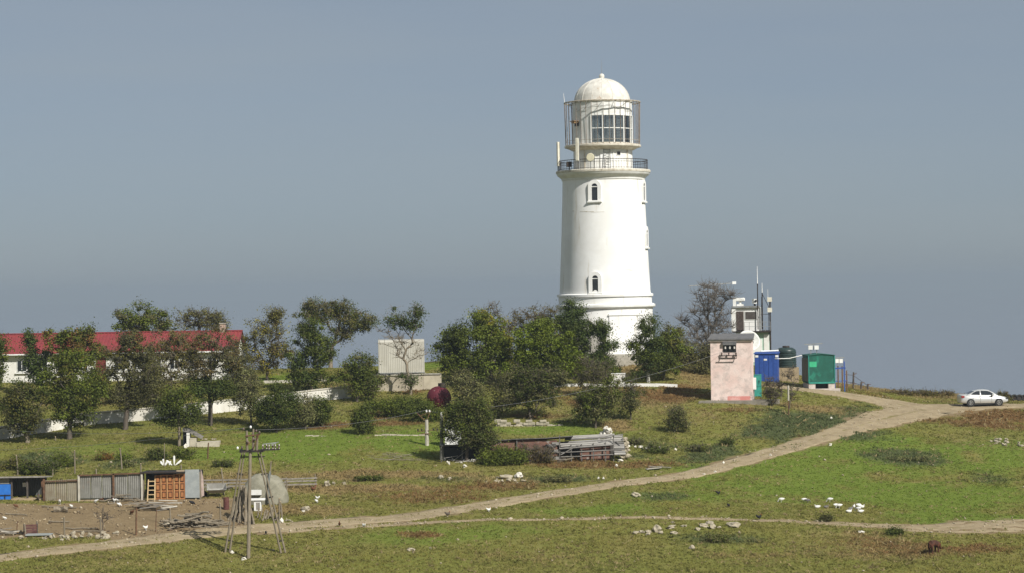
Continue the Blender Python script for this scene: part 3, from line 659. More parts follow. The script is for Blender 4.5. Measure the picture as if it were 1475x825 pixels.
for px in (-12, 32, 62, 90, 120, 172, 198, 226, 252, 280, 306, 332):
    cxx = (px-155)*k; mb = MB(); mb.box(cxx-.48, cxx+.48, -.05, .08, 18*k, 35*k); wo = mb.build('window', fr, HO)
    for s in (-1, 1): mb = MB(); mb.box(cxx+s*.225-.19, cxx+s*.225+.19, -.065, -.03, 19.2*k, 33.8*k); mb.build('pane', M('dark_glass', (.02,.023,.028)), wo)
    mb = MB(); mb.box(cxx-.62, cxx+.62, -.2, .05, 15.6*k, 17.4*k); mb.build('sill', white2, wo)
cxx = (146-155)*k; mb = MB(); mb.box(cxx-.62, cxx+.62, -.06, .1, 0, 36*k); do = mb.build('door', M('maroon_door', (.11,.025,.022), (.16,.035,.03), rough=.5), HO)
mb = MB(); mb.box(cxx-.62, cxx-.52, -.09, .1, 0, 36.5*k); mb.box(cxx+.52, cxx+.62, -.09, .1, 0, 36.5*k); mb.build('door_frame', fr, do)
mb = MB(); mb.box(cxx-1.2, cxx+1.2, -1.3, -.07, -.6, .0); mb.build('step', concrete, HO)

# ------------------------------------------------------------------ white observation post on the crest
PD = 227.; k = PD/F; pb = UP(1085, 507, PD); PO = thing('observation_post', 'white two storey observation post with deck, dark door and roof gear', 'building', (pb.x, PD, pb.z), rad(-7))
X = lambda px: (px-1085)*k
Zq = lambda py: (507-py)*k
mint = M('mint_paint', (.42,.56,.46), (.36,.5,.41), rough=.6)
mb = MB(); mb.box(X(1060), X(1109), 0, 3.6, -1.5, Zq(478)); mb.build('lower_storey', mint, PO)
for a_, b_ in ((1081, 1098), (1100.5, 1108)): mb = MB(); mb.box(X(a_), X(b_), -.05, .04, -1., Zq(488) if a_ < 1090 else Zq(481)); mb.build('wall_panel', white2, PO)
mb = MB(); mb.box(X(1056), X(1111), -.5, 4.0, Zq(478)+.003, Zq(476)); mb.build('deck', iron, PO)
mb = MB(); mb.box(X(1056), X(1096.5), .35, 3.4, Zq(476)+.003, Zq(442.5)); mb.build('cabin', white, PO)
mb = MB(); mb.box(X(1055), X(1095), .1, 3.6, Zq(442.4), Zq(440)); mb.build('cabin_roof', greym, PO)
mb = MB(); mb.box(X(1054.5), X(1060.5), .2, .4, Zq(476), Zq(443)); mb.build('corner_pilaster', white2, PO)
mb = MB(); mb.box(X(1061.3), X(1072), .28, .4, Zq(475.5), Zq(447.5)); mb.build('door', M('brown_door', (.055,.042,.035), (.08,.06,.05)), PO)
mb = MB(); mb.box(X(1073.6), X(1091.4), .30, .4, Zq(459.8), Zq(447.3)); wo = mb.build('window', fr, PO); mb = MB(); mb.box(X(1074.6), X(1090.4), .27, .32, Zq(458.8), Zq(448.3)); mb.build('pane', M('tinted_glass', (.07,.06,.055), (.1,.09,.08), rough=.2), wo)
mb = MB()
for px in (1073, 1080, 1088, 1096, 1103, 1110): mb.tube([(X(px), -.42, Zq(476)), (X(px), -.42, Zq(463))], .025, 6)
for z in (463, 469.5): mb.tube([(X(1073), -.42, Zq(z)), (X(1110), -.42, Zq(z)), (X(1110), 3.8, Zq(z))], .022, 6)
mb.build('railing', greym, PO)
base = PO.matrix_basis
def gear(name, label, cat, px, py, y, group=None):
    b = Matrix.Rotation(rad(-7), 4, 'Z')@Vector((X(px), y, Zq(py))); return thing(name, label, cat, Vector((pb.x, PD, pb.z))+b, rad(-7), group)
t = gear('radar_unit', 'boxy white radar scanner on the left of the observation post roof', 'radar', 1067, 440, 1.2)
mb = MB(); mb.box(-.35, .35, -.3, .3, 0, .2); mb.build('foot', white2, t); mb = MB(); mb.tube([(0,0,.2),(0,0,.5)], .14, 10); mb.build('pedestal', white2, t)
mb = MB(); mb.box(-.5, .5, -.3, .3, .48, .85); o = mb.build('scanner_case', white2, t); o.modifiers.new('b', 'BEVEL').width = .08
t = gear('roof_box', 'narrow white cabinet at the left corner of the observation post roof', 'cabinet', 1059, 440, .6); mb = MB(); mb.box(-.16, .16, -.2, .2, 0, .8); mb.build('case', white2, t); mb = MB(); mb.box(-.18, .18, -.22, .22, .8, .86); mb.build('lid', fr, t)
t = gear('roof_camera', 'small white camera housing at the right of the observation post roof', 'camera', 1088, 440, .8); mb = MB(); mb.tube([(0,0,0),(0,0,.25)], .1, 8); mb.build('stand', iron, t)
mb = MB(); mb.box(-.26, .26, -.25, .3, .22, .72); mb.build('housing', white2, t); mb = MB(); mb.tube([(.1,-.25,.5),(.1,-.32,.5)], .12, 12); mb.build('lens', dark, t)
for px, py, y0, split, lab in ((1092.5, 474, 384, 409, 'tallest white tipped whip mast beside the observation post'), (1099, 474, 408, 421, 'middle whip mast beside the observation post deck'), (1098.0, 474, 427, 440, 'plain dark pole rising behind the observation post deck')):
    t = gear('whip_mast', lab, 'mast', px, py, .1+.5*(px == 1098.), 'masts of the observation post'); h = (py-y0)*k; hs = (py-split)*k
    mb = MB(); mb.tube([(0,0,0),(0,0,hs)], .055, 8); mb.build('mast', iron, t); mb = MB(); mb.tube([(0,0,hs),(0,0,h)], [.045,.02], 8); mb.build('whip', white if px != 1098. else iron, t)
t = gear('antenna_mast', 'dark mast with two cream boxes at the right end of the deck', 'mast', 1110, 505, .0); h = (505-420)*k
mb = MB(); mb.tube([(0,0,-1),(0,0,(505-428)*k)], .075, 8); mb.tube([(-.15,0,1),(-.15,0,(505-440)*k)], .035, 6); mb.build('mast', iron, t)
for z in (431, 446): mb = MB(); mb.box(-.26, .2, -.2, .05, (505-z-3.2)*k, (505-z+3.2)*k); mb.build('antenna_box', M('antenna_cream', (.72,.69,.58)), t)
mb = MB(); mb.tube([(-.2,0,(505-428)*k),(-.2,0,(505-416)*k)], .02, 6); mb.build('whip', white, t)
mb = MB(); mb.bar((0,0,(505-452)*k),(-.95,.1,(505-452)*k), .05); mb.bar((-.1,0,(505-442)*k),(-.8,.05,(505-422)*k), .05); mb.build('strut', iron, t)
# big dish leaning by the post
db = W(1079, 222.); t = thing('satellite_dish', 'large white satellite dish beside the observation post', 'dish', (db.x, 222., UP(1079,511,222.).z), rad(12))
mb = MB(); n = 8; mb.lathe([(1.15*i/n, .30*(i/n)**2) for i in range(n+1)]+[(1.12*i/n, .30*(i/n)**2+.03) for i in range(n, -1, -1)], 28)
o = mb.build('reflector', M('dish_white', (.66,.66,.62), (.56,.56,.52), rough=.5), t, smooth=True); o.rotation_euler = (rad(62), 0, 0); o.location = (0, 0, 1.35)
mb = MB(); mb.tube([(0,.3,-.3),(0,.3,1.3)], .07, 8); mb.build('mast', greym, t); mb = MB(); mb.tube([(.0,-.05,.4),(.2,-.9,1.3)], .02, 5); mb.tube([(.2,-.9,1.22),(.2,-.9,1.42)], .06, 8); mb.build('feed_arm', iron, t)
# long boom antenna above the bare tree
bb = W(1022, 229.); k = 229./F; t = thing('boom_antenna', 'long thin boom antenna reaching over the bare tree', 'antenna', bb); top = UP(1022,410,229.)-bb
mb = MB(); mb.tube([(0,0,-.5),(0,0,top.z)], .06, 8); mb.build('mast', iron, t)
e0 = UP(992,412,228.5)-bb; e1 = UP(1056,408,229.5)-bb; mb = MB(); mb.bar(e0, e1, .09); mb.build('boom', greym, t)
mb = MB(); mb.box(e1.x-.1, e1.x+.3, e1.y-.12, e1.y+.12, e1.z-.12, e1.z+.16); mb.build('end_box', white2, t)

# ------------------------------------------------------------------ pink transformer booth
b = G(1054, 577); k = b.y/F; BO = thing('transformer_booth', 'tall pink plastered transformer booth with peeling paint and grey roof', 'booth', b, rad(-9))
pink = M('pink_plaster', (.80,.655,.595), (.74,.56,.50), scale=.9, rough=.9, bump=.35, bscale=6, col3=(.50,.42,.38), scale3=1.7, lo3=.42, hi3=.72)
hw_ = 29.5*k; ht = 86*k; dep = 3.0
mb = MB(); mb.box(-hw_, hw_, 0, dep, -.6, ht); mb.build('wall', pink, BO)
mb = MB(); mb.box(-.2*hw_, hw_*.92, -.006, .02, .05, .42); mb.build('paint_patch', M('red_paint_patch', (.62,.24,.21), (.70,.40,.35), scale=1.6, lo=.4, hi=.6), BO)
mb = MB(); mb.box(-hw_-.14, hw_+.1, -.14, dep+.1, ht+.003, ht+.12); mb.build('eave_slab', M('pale_concrete', (.55,.48,.43), (.42,.37,.33)), BO)
mb = MB(); mb.add([(-hw_-.2,-.22,ht+.123),(hw_+.2,-.22,ht+.123),(hw_+.12,dep+.12,ht+.5),(-hw_-.12,dep+.12,ht+.5),(-hw_-.2,-.22,ht+.24),(hw_+.2,-.22,ht+.24),(hw_+.12,dep+.12,ht+.62),(-hw_-.12,dep+.12,ht+.62)], [(3,2,1,0),(4,5,6,7),(0,1,5,4),(1,2,6,5),(2,3,7,6),(3,0,4,7)])
mb.build('roof', M('roof_felt', (.11,.11,.115), (.16,.155,.15), scale=3, bump=.2), BO)
X = lambda px: (px-1054)*k
mb = MB(); mb.box(X(1043), X(1061.5), -.03, .05, ht-.95, ht-.15); mb.build('bushing_recess', dark, BO)
mb = MB(); mb.box(X(1042.5), X(1062), -.25, .0, ht-.32, ht+.0); mb.build('bushing_hood', M('roof_felt', (.11,.11,.115)), BO)
ins = M('porcelain', (.62,.60,.55), (.5,.47,.42), rough=.3)
for px in (1046, 1052.5, 1059): mb = MB(); mb.lathe([(.0,-.12),(.09,-.1),(.05,-.04),(.1,0),(.05,.06),(.08,.1),(0,.13)], 10, c=(X(px), -.12, ht-.55)); mb.build('bushing', ins, BO)
mb = MB(); mb.bar((X(1040),-.2,ht-1.25),(X(1063),-.2,ht-1.25), .07); mb.bar((X(1037),-.28,ht-1.5),(X(1062),-.28,ht-1.5), .06)
for px in (1041, 1062): mb.bar((X(px),0,ht-1.0),(X(px),-.28,ht-1.5), .05)
mb.build('line_bracket', iron, BO)
for px in (1041, 1051, 1061): mb = MB(); mb.lathe([(0,-.12),(.07,-.1),(.05,0),(.09,.05),(.03,.16),(0,.17)], 10, c=(X(px), -.2, ht-1.1)); mb.build('insulator', M('brown_insulator', (.09,.06,.05), (.14,.1,.08), rough=.3), BO)
b2 = G(1058, 580); mb = MB()
mb.add([(x, y, z) for z in (-.5, .07) for x, y in ((-3.0,-1.0),(2.9,-1.3),(4.3,.6),(-2.6,1.2))], [(3,2,1,0),(4,5,6,7),(0,1,5,4),(1,2,6,5),(2,3,7,6),(3,0,4,7)])
o = mb.build('concrete_pad', M('pad_concrete', (.26,.235,.19), (.19,.17,.135), scale=1.5, bump=.3), loc=b); tag(o, 'flat grey concrete pad in front of the pink booth', 'pad')
# white meter cabinet and green gate on the booth's right
b = W(1086, 197.2); t = thing('meter_cabinet', 'slim white meter cabinet on the right side of the pink booth', 'cabinet', b, rad(-9)); k = b.y/F
mb = MB(); mb.box(-.2, .2, -.15, .15, .9, 1.95); mb.build('case', white2, t); mb = MB(); mb.box(-.16, .16, -.17, -.14, .95, 1.9); mb.build('door', fr, t); mb = MB(); mb.tube([(0,0,-.2),(0,0,.9)], .05, 6); mb.build('stand', greym, t)
b = W(1091, 199.); t = thing('green_gate', 'turquoise green metal gate leaf behind the pink booth', 'gate', b, rad(10)); tq = M('turquoise_paint', (.035,.27,.21), (.03,.21,.17), rough=.5)
mb = MB(); mb.box(-.32, .32, -.02, .02, .12, 1.95); mb.build('panel', tq, t); mb = MB()
for x in (-.34, .34): mb.bar((x,0,-.2),(x,0,2.05), .07)
for z in (.1, 1.0, 2.0): mb.bar((-.34,-.03,z),(.34,-.03,z), .06)
mb.build('frame', tq, t); mb = MB(); mb.tube([(.05,-.05,1.35),(.15,-.07,1.5),(.2,-.07,1.38),(.1,-.07,1.25)], .025, 5); mb.build('latch', iron, t)
# blue cabin
b = W(1104, 210.); k = 210./F; zt = UP(1104,509,210.).z-b.z; t = thing('blue_cabin', 'bright blue sheet metal cabin with small white plate', 'cabin', b, rad(-12))
blue = M('blue_paint', (.030,.085,.33), (.024,.066,.26), rough=.5, spec=.4); hw_ = 16.5*k
mb = MB(); mb.box(-hw_, hw_, 0, 1.6, -.4, zt); mb.build('body', blue, t)
for i in range(5): x = -hw_+hw_*2*(i+.5)/5; mb = MB(); mb.box(x-hw_*.17, x+hw_*.17, -.03, .01, .1, zt-.15); mb.build('panel', blue, t)
mb = MB(); mb.add([(-hw_-.08,-.1,zt),(hw_+.08,-.1,zt),(hw_+.08,1.7,zt),(-hw_-.08,1.7,zt),(-hw_-.08,-.1,zt+.06),(hw_+.08,-.1,zt+.06),(hw_+.08,1.7,zt+.16),(-hw_-.08,1.7,zt+.16)], [(3,2,1,0),(4,5,6,7),(0,1,5,4),(1,2,6,5),(2,3,7,6),(3,0,4,7)]); mb.build('roof', blue, t)
mb = MB(); mb.box(-.2, .1, -.05, -.03, zt-.62, zt-.46); mb.build('name_plate', white2, t)
for x in (-hw_+.22, hw_-.05): mb = MB(); mb.box(x-.14, x+.14, -.07, .02, zt-.32, zt-.12); mb.build('lamp', white, t)
t2 = thing('white_pipe', 'white pipe lying on the roof of the blue cabin', 'pipe', Vector(b)+Vector((.3,.7,zt+.16))); mb = MB(); mb.tube([(-.7,0,.07),(.9,.2,.1)], .08, 10); mb.build('pipe', white2, t2); mb = MB(); mb.tube([(.88,.2,.1),(1.0,.2,.1)], .11, 10); mb.build('collar', white2, t2)
# dark green water tank on its block base
b = W(1135, 213.); k = 213./F; z1 = UP(1135,529,213.).z-b.z; z2 = UP(1135,499.5,213.).z-b.z
t = thing('block_plinth', 'tan block masonry plinth under the dark water tank', 'plinth', b, rad(-6)); tan = M('tan_block', (.40,.31,.19), (.31,.24,.15), scale=2, bump=.3)
nrow = 5; hh = (z1+.5)/nrow
for r_ in range(nrow):
    for c_ in range(4):
        xx = -1.08+c_*.54+(.0 if r_ % 2 else .0); mb = MB(); mb.box(xx+.008, xx+.532, 0, 2.1, -.5+r_*hh+.008, -.5+(r_+1)*hh); mb.build('block', tan, t)
t = thing('water_tank', 'dark green ribbed plastic water tank on a tan plinth', 'tank', Vector(b)+Vector((0,1.05,z1))); tg = M('dark_green_plastic', (.018,.035,.032), (.03,.05,.045), rough=.4, spec=.4); pr = [(0,0),(.95,0)]; h = z2-z1
for i in range(7): z = h*.82*i/7; pr += [(.99,z+.02),(.99,z+h*.82/7*.6),(.95,z+h*.82/7*.7),(.95,z+h*.82/7*.95)]
pr += [(.9,h*.88),(.62,h*.97),(.3,h*.98),(.3,h*1.0),(0,h*1.0)]
mb = MB(); mb.lathe(pr, 32); mb.build('body', tg, t, smooth=True, angle=40); mb = MB(); mb.lathe([(.0,h*1.06),(.33,h*1.06),(.36,h*.99)], 20); mb.build('lid', iron, t)
t = thing('grey_pipe', 'thin pale pipe running from the blue cabin to the green kiosk', 'pipe', b); mb = MB(); p0 = UP(1119,516,205.)-b; p1 = UP(1155,511,206.)-b; mb.tube([p0, (p0+p1)/2+Vector((0,0,-.12)), p1], .035, 6); mb.build('pipe', white2, t); mb = MB(); mb.tube([(p0.x+.05,p0.y,p0.z),(p0.x-.2,p0.y,p0.z)], .05, 6); mb.build('elbow', greym, t)
# green kiosk
b = G(1184, 560.5); k = b.y/F; t = KO = thing('green_kiosk', 'green sheet metal kiosk raised on concrete blocks', 'kiosk', b, rad(5)); grn = M('green_paint', (.014,.105,.075), (.012,.085,.06), rough=.55, col3=(.02,.18,.12), scale3=.8)
hw_ = 19*k; z0 = 9.5*k; zt = 49*k; dep = 2.6
mb = MB(); mb.prism([(-hw_,z0),(hw_,z0),(hw_,zt),(0,zt+.12),(-hw_,zt)], 0, dep); mb.build('body', grn, t)
mb = MB(); mb.prism([(-hw_-.06,zt),(-hw_-.06,zt+.05),(0,zt+.19),(hw_+.06,zt+.05),(hw_+.06,zt),(0,zt+.13)], -.08, dep+.1); mb.build('roof', grn, t)
for x in (-hw_, hw_): mb = MB(); mb.bar((x,-.03,z0),(x,-.03,zt), .07); mb.build('corner_trim', tq, t)
mb = MB(); mb.box(-hw_, hw_, -.05, .01, z0-.05, z0+.1); mb.build('sill_beam', tq, t)
mb = MB(); mb.box(-hw_+.08, -hw_+.75, -.02, .01, zt-1.05, zt-.55); mb.build('pale_patch', M('light_green_patch', (.04,.36,.17), (.05,.42,.22)), t)
for x0_, x1_ in ((-hw_, -hw_+.62), (hw_-.6, hw_)): mb = MB(); mb.box(x0_, x1_, .02, dep-.1, -.2, z0-.055); mb.build('support_block', M('pale_concrete', (.55,.48,.43)), t)
mb = MB(); mb.box(-hw_+.63, hw_-.61, .4, dep-.2, -.1, z0-.06); mb.build('crawl_space_shade', dark, t)  # black box painting the shade between the support blocks
mb = MB(); mb.box(-hw_, hw_+.45, -.3, .0, -.3, .1); mb.build('slab', M('pale_concrete', (.55,.48,.43)), t)
for i, y in enumerate((.2, .75, 1.3, 1.85, 2.4)): mb = MB(); mb.box(-hw_-.06, -hw_-.005, y, y+.25, z0+.15, zt-.25); mb.build('side_shutter', M('grey_boards', (.19,.18,.16), (.28,.26,.22), scale=3, stretch=(1,1,.2)), t)
kt = b+Vector((-.6, 1.0, zt+.12)); t = thing('instrument_mast', 'white instruments under a flat bar on the green kiosk roof', 'antenna', kt); mb = MB()
for x in (-.25, .3): mb.bar((x,0,0),(x,0,.42), .07)
mb.bar((-.85,0,.9),(.85,0,.98), .09); mb.bar((0,0,.4),(0,0,.95), .05); mb.build('stand', greym, t)
for x in (-.28, .28): mb = MB(); mb.box(x-.2, x+.2, -.15, .15, .42, .8); mb.build('sensor_box', white2, t)
# blue gantry and end posts
b = W(1209, b.y+.4); k = b.y/F; t = thing('blue_gantry', 'blue steel frame with white boxes beside the green kiosk', 'frame', b, rad(4))
for x, h, m_ in ((-.42, 2.5, blue), (-.1, 2.35, rusty), (.3, 2.3, rusty), (.5, 2.75, blue), (.72, 1.9, rusty)):
    mb = MB(); mb.bar((x,0,-.3),(x,.1*x,h), .10); mb.build('post', m_, t)
mb = MB(); mb.bar((-.5,0,2.1),(.6,0,2.15), .12); mb.bar((-.5,.02,.9),(.7,.02,.95), .06); mb.build('cross_beam', blue, t)
mb = MB(); mb.bar((-.55,0,3.05),(.5,0,3.12), .09); mb.bar((-.1,0,2.2),(-.1,0,3.05), .05); mb.build('arm', greym, t)
for x in (-.2, .18): mb = MB(); mb.box(x-.16, x+.16, -.15, .15, 2.62, 2.98); mb.build('sensor_box', white2, t)
for px, h, lab in ((1229, 1.6, 'tall dark fence post right of the blue frame'), (1240, .75, 'short dark fence stump right of the tall post'), (1249.5, .62, 'last dark fence stump at the skyline end')):
    b = W(px, 212.); t = thing('fence_post', lab, 'post', b, 0, 'dark skyline fence posts'); mb = MB(); mb.tube([(0,0,-.3),(.03,0,h*.5),(.06,0,h)], [.1,.09,.08], 7); mb.build('post', M('dark_wood', (.06,.05,.045), (.1,.085,.07), scale=5), t)
    mb = MB(); mb.bar((-.05,-.05,h*.8),(.35,-.05,h*.95), .05); mb.bar((-.3,-.05,h*.35),(.3,-.05,h*.3), .04); mb.build('spur', rusty, t)
wires = []
b = W(1216, 212.); c = W(1250, 212.); t = thing('fence_rail', 'thin dark rails strung between the skyline fence posts', 'rail', b); mb = MB()
for z0_, z1_ in ((1.3, .45), (.6, .3)): mb.tube([(0,0,z0_),(W(1229,212.)-b)+Vector((0,0,min(1.35,z0_))),(c-b)+Vector((0,0,z1_))], .022, 5)
mb.build('rail', iron, t)
# ------------------------------------------------------------------ parked silver saloon
cb = G(1415.5, 584.2); CAR = thing('parked_car', 'silver four door saloon car parked at the end of the track', 'car', cb, rad(3))
CAR.location.z = H(cb.x, cb.y)+.06
paint = M('silver_paint', (.62,.62,.60), (.58,.58,.56), scale=.5, rough=.28, metal=.35, spec=.6); glassd = M('car_glass', (.015,.018,.022), (.02,.024,.028), rough=.06, spec=.8); blk = M('black_rubber', (.02,.02,.02), (.03,.03,.028), rough=.8); chrome = M('alloy', (.62,.62,.62), (.55,.55,.55), rough=.3, metal=.7)
def loft(secs, close=True):
    """secs: list of rings (same count) -> hull"""
    mb = MB(); n = len(secs[0]); vs = [p for s in secs for p in s]; fs = []
    for i in range(len(secs)-1):
        for j in range(n): fs.append((i*n+j, i*n+(j+1) % n, (i+1)*n+(j+1) % n, (i+1)*n+j))
    fs.append(tuple(range(n))[::-1]); fs.append(tuple((len(secs)-1)*n+j for j in range(n))); return mb.add(vs, fs)
# stations along the car, rear at left: x, sill height, shoulder height, deck height, half width
ST = [(-2.19,.42,.62,.80,.60),(-2.14,.30,.72,.98,.74),(-1.95,.25,.80,1.03,.81),(-1.6,.22,.84,1.02,.84),(-1.1,.20,.86,.96,.85),(-.3,.19,.84,.92,.85),(.5,.19,.82,.90,.85),(1.0,.20,.80,.91,.84),(1.5,.22,.74,.85,.82),(1.9,.26,.66,.76,.76),(2.1,.32,.56,.66,.66),(2.19,.40,.50,.56,.54)]
def sec(x, zs, zh, zd, w):
    r = [(-w*.86, zs), (-w*.985, zs+.1), (-w, (zs+zh)/2), (-w*.97, zh), (-w*.86, zd-.01), (-w*.45, zd+.025)]; r = r+[(-a, b) for a, b in r[::-1]]
    return [(x, y, z) for y, z in r]
o = loft([sec(*s) for s in ST]).build('body', paint, CAR, smooth=True, angle=50)
GH = [(-1.62,1.00,1.01,.66),(-1.25,.98,1.16,.66),(-.85,.97,1.35,.66),(-.4,.96,1.44,.66),(.1,.95,1.455,.66),(.45,.93,1.40,.66),(.85,.92,1.20,.66),(1.22,.90,.93,.66)]
def gsec(x, zb, zt, w):
    tw = .78-.26*max(0,(zt-zb))/.5; r = [(-.80, zb-.06), (-.79, zb), (-(tw+.03), max(zt-.07, zb+.004)), (-tw*.92, max(zt-.015, zb+.008)), (-tw*.5, zt+.01)]; r = r+[(-a, b) for a, b in r[::-1]]
    return [(x, y, z) for y, z in r]
loft([gsec(*s) for s in GH]).build('cabin', paint, CAR, smooth=True, angle=50)
def side_glass(pts, name='window'):
    for s in (-1, 1):
        vs = []
        for x, z in pts:
            zt = np.interp(x, [g[0] for g in GH], [g[2] for g in GH]); zb = np.interp(x, [g[0] for g in GH], [g[1] for g in GH]); tw = .78-.26*max(0, zt-zb)/.5
            f = np.clip((z-zb)/max(zt-.07-zb, .02), 0, 1); vs.append((x, s*(.79*(1-f)+(tw+.03)*f+.012), z))
        n = len(vs); mb = MB(); mb.add(vs+[(a, b-s*.02, c) for a, b, c in vs], [tuple(range(n)), tuple(range(2*n-1, n-1, -1))]+[(i, (i+1) % n, n+(i+1) % n, n+i) for i in range(n)]); mb.build(name, glassd, CAR)
side_glass([(-1.28,1.02),(-.42,.99),(-.42,1.36),(-.7,1.33),(-1.0,1.22)]); side_glass([(-.34,.985),(.82,.955),(.86,1.02),(.52,1.27),(.28,1.345),(-.34,1.375)])
for pts in ([(-1.55,1.03),(-.92,1.31)], [(1.16,.97),(.52,1.36)]):
    (xa, za), (xb, zb_) = pts; s = 1 if xa > 0 else -1; mb = MB(); mb.add([(xa,-.62,za+.012),(xa,.62,za+.012),(xb,.5,zb_+.022),(xb,-.5,zb_+.022),(xa-.02*s,-.62,za-.03),(xa-.02*s,.62,za-.03),(xb-.02*s,.5,zb_-.03),(xb-.02*s,-.5,zb_-.03)], [(0,1,2,3),(7,6,5,4),(0,4,5,1),(1,5,6,2),(2,6,7,3),(3,7,4,0)]); mb.build('windscreen' if xa > 0 else 'rear_window', glassd, CAR)
for x in (-1.3, 1.27):
    for s in (-1, 1):
        mb = MB(); mb.tube([(x, s*.62, .31), (x, s*.862, .31)], .365, 24); mb.build('wheel_arch', blk, CAR)
        t = MB(); t.tube([(x, s*.64, .31), (x, s*.66, .31), (x, s*.86, .31), (x, s*.872, .31)], [.27,.305,.305,.28], 28); wo = t.build('wheel', blk, CAR, smooth=True, angle=40)
        t = MB(); t.tube([(x, s*.868, .31), (x, s*.874, .31)], .20, 24); t.build('rim_disc', iron, wo)
        t = MB()
        for q in range(7): a = 2*math.pi*q/7; t.bar((x, s*.879, .31), (x+.19*math.cos(a), s*.879, .31+.19*math.sin(a)), .055, .02)
        t.tube([(x+.195*math.cos(2*math.pi*q/24), s*.877, .31+.195*math.sin(2*math.pi*q/24)) for q in range(24)], .018, 5, closed=True); t.build('rim', chrome, wo)
for s in (-1, 1):
    mb = MB(); mb.box(.62, .80, s*.80, s*.99, .93, 1.05); mb.build('mirror', paint, CAR)
    mb = MB(); mb.box(-2.13, -1.86, s*.60, s*.835, .78, .93); mb.build('tail_light', M('red_lens', (.22,.012,.012), (.3,.02,.02), rough=.2, spec=.6), CAR)
    mb = MB(); mb.box(1.86, 2.1, s*.50, s*.735, .60, .70); mb.build('headlight', glassd, CAR)
    for x in (-.5, .45): mb = MB(); mb.box(x-.1, x+.1, s*.845, s*.868, .80, .83); mb.build('door_handle', paint, CAR)
    for x in (-.42, .62, -1.08): mb = MB(); mb.box(x-.006, x+.006, s*.80, s*.853, .30, .88); mb.build('door_gap', blk, CAR)
mb = MB(); mb.box(2.08, 2.2, -.5, .5, .36, .45); mb.build('grille', blk, CAR); mb = MB(); mb.box(-1.0, 1.0, -.80, .80, .14, .24); mb.build('underbody', blk, CAR)
# half-sunk tyres beyond the car
for i, px in enumerate((1453.5, 1461, 1468.5, 1476)):
    b = W(px, 209.5); t = thing('tyre', ['black tyre nearest the car bonnet in the skyline row', 'second black tyre from the car in the skyline row', 'third black tyre from the car in the skyline row', 'black tyre cut by the right edge of the picture'][i], 'tyre', b, rad(random.uniform(-12,12)), 'row of black tyres behind the car')
    mb = MB(); mb.tube([(.24*math.cos(2*math.pi*q/20), 0, .28+.24*math.sin(2*math.pi*q/20)) for q in range(20)], .10, 8, closed=True, sx=1.3); mb.build('casing', blk, t, smooth=True); mb = MB(); mb.tube([(0,-.06,.28),(0,.06,.28)], .17, 16); mb.build('hub', iron, t)

# ------------------------------------------------------------------ walls and kerbs
limew = M('lime_wash', (.72,.70,.64), (.60,.57,.50), scale=1.0, bump=.3, bscale=5, col3=(.34,.30,.23), scale3=1.0, lo3=.58, hi3=.72, stretch3=(1,1,.35))
def long_wall(name, label, pix, h, th, mat, coping=None, panel=3.0):
    pts = [G(a, b) for a, b in pix]; t = thing(name, label, 'wall', pts[0])
    for p, q in zip(pts[:-1], pts[1:]):
        L_ = (q-p).length; n = max(1, int(L_/panel))
        for i in range(n):
            a = p.lerp(q, i/n); b = p.lerp(q, (i+1)/n); a.z = H(a.x, a.y); b.z = H(b.x, b.y); d = (b-a); d.z = 0; d.normalize(); nn = Vector((-d.y, d.x, 0))*th/2; a = a+d*.006; b = b-d*.006
            vs = [v-pts[0] for v in (a-nn, b-nn, b+nn, a+nn)]; mb = MB(); mb.add([v+Vector((0,0,-.5)) for v in vs]+[v+Vector((0,0,h*random.uniform(.97,1.03))) for v in vs], [(3,2,1,0),(4,5,6,7),(0,1,5,4),(1,2,6,5),(2,3,7,6),(3,0,4,7)]); mb.build('wall_panel', mat, t)
            if coping:
                vs = [v-pts[0] for v in (a-nn*1.35, b-nn*1.35, b+nn*1.35, a+nn*1.35)]; mb = MB(); mb.add([v+Vector((0,0,h*1.03+.002)) for v in vs]+[v+Vector((0,0,h*1.03+.1)) for v in vs], [(3,2,1,0),(4,5,6,7),(0,1,5,4),(1,2,6,5),(2,3,7,6),(3,0,4,7)]); mb.build('coping', coping, t)
    return t
long_wall('retaining_wall', 'long whitewashed retaining wall stepping up below the red roofed house', [(-40,640),(30,627),(110,613),(190,606),(250,601),(330,592),(410,583),(505,572)], .95, .35, limew, M('coping_stone', (.55,.51,.43), (.42,.39,.32), scale=2), 2.4)
HUTG = G(585, 541)
long_wall('terrace_wall', 'weathered beige concrete wall carrying the corrugated hut', [(538,562),(585,562),(636,560)], 1.35, .5, M('beige_concrete', (.50,.44,.33), (.40,.35,.26), scale=1.2, bump=.3, col3=(.27,.24,.18), scale3=1.4, stretch3=(.3,1,1)), concrete, 1.6)
long_wall('white_kerb', 'straight white painted kerb wall below the lighthouse', [(796,556),(880,556.5),(976,557)], .27, .3, M('white_kerb_paint', (.80,.79,.75), (.70,.68,.62), scale=1.5), None, 2.0)
t = thing('white_block', 'short white wall stub above the kerb beside the bushes', 'wall', G(891, 553), rad(-6)); mb = MB(); mb.box(-.65, .6, 0, .5, -.3, .95); mb.build('wall', limew, t); mb = MB(); mb.box(-.7, .65, -.05, .55, .953, 1.03); mb.build('coping', white2, t)
long_wall('path_kerb', 'pale kerb strip along the lawn behind the dark tree', [(380,551),(425,550),(470,548)], .22, .5, M('coping_stone', (.55,.51,.43)), None, 1.5)
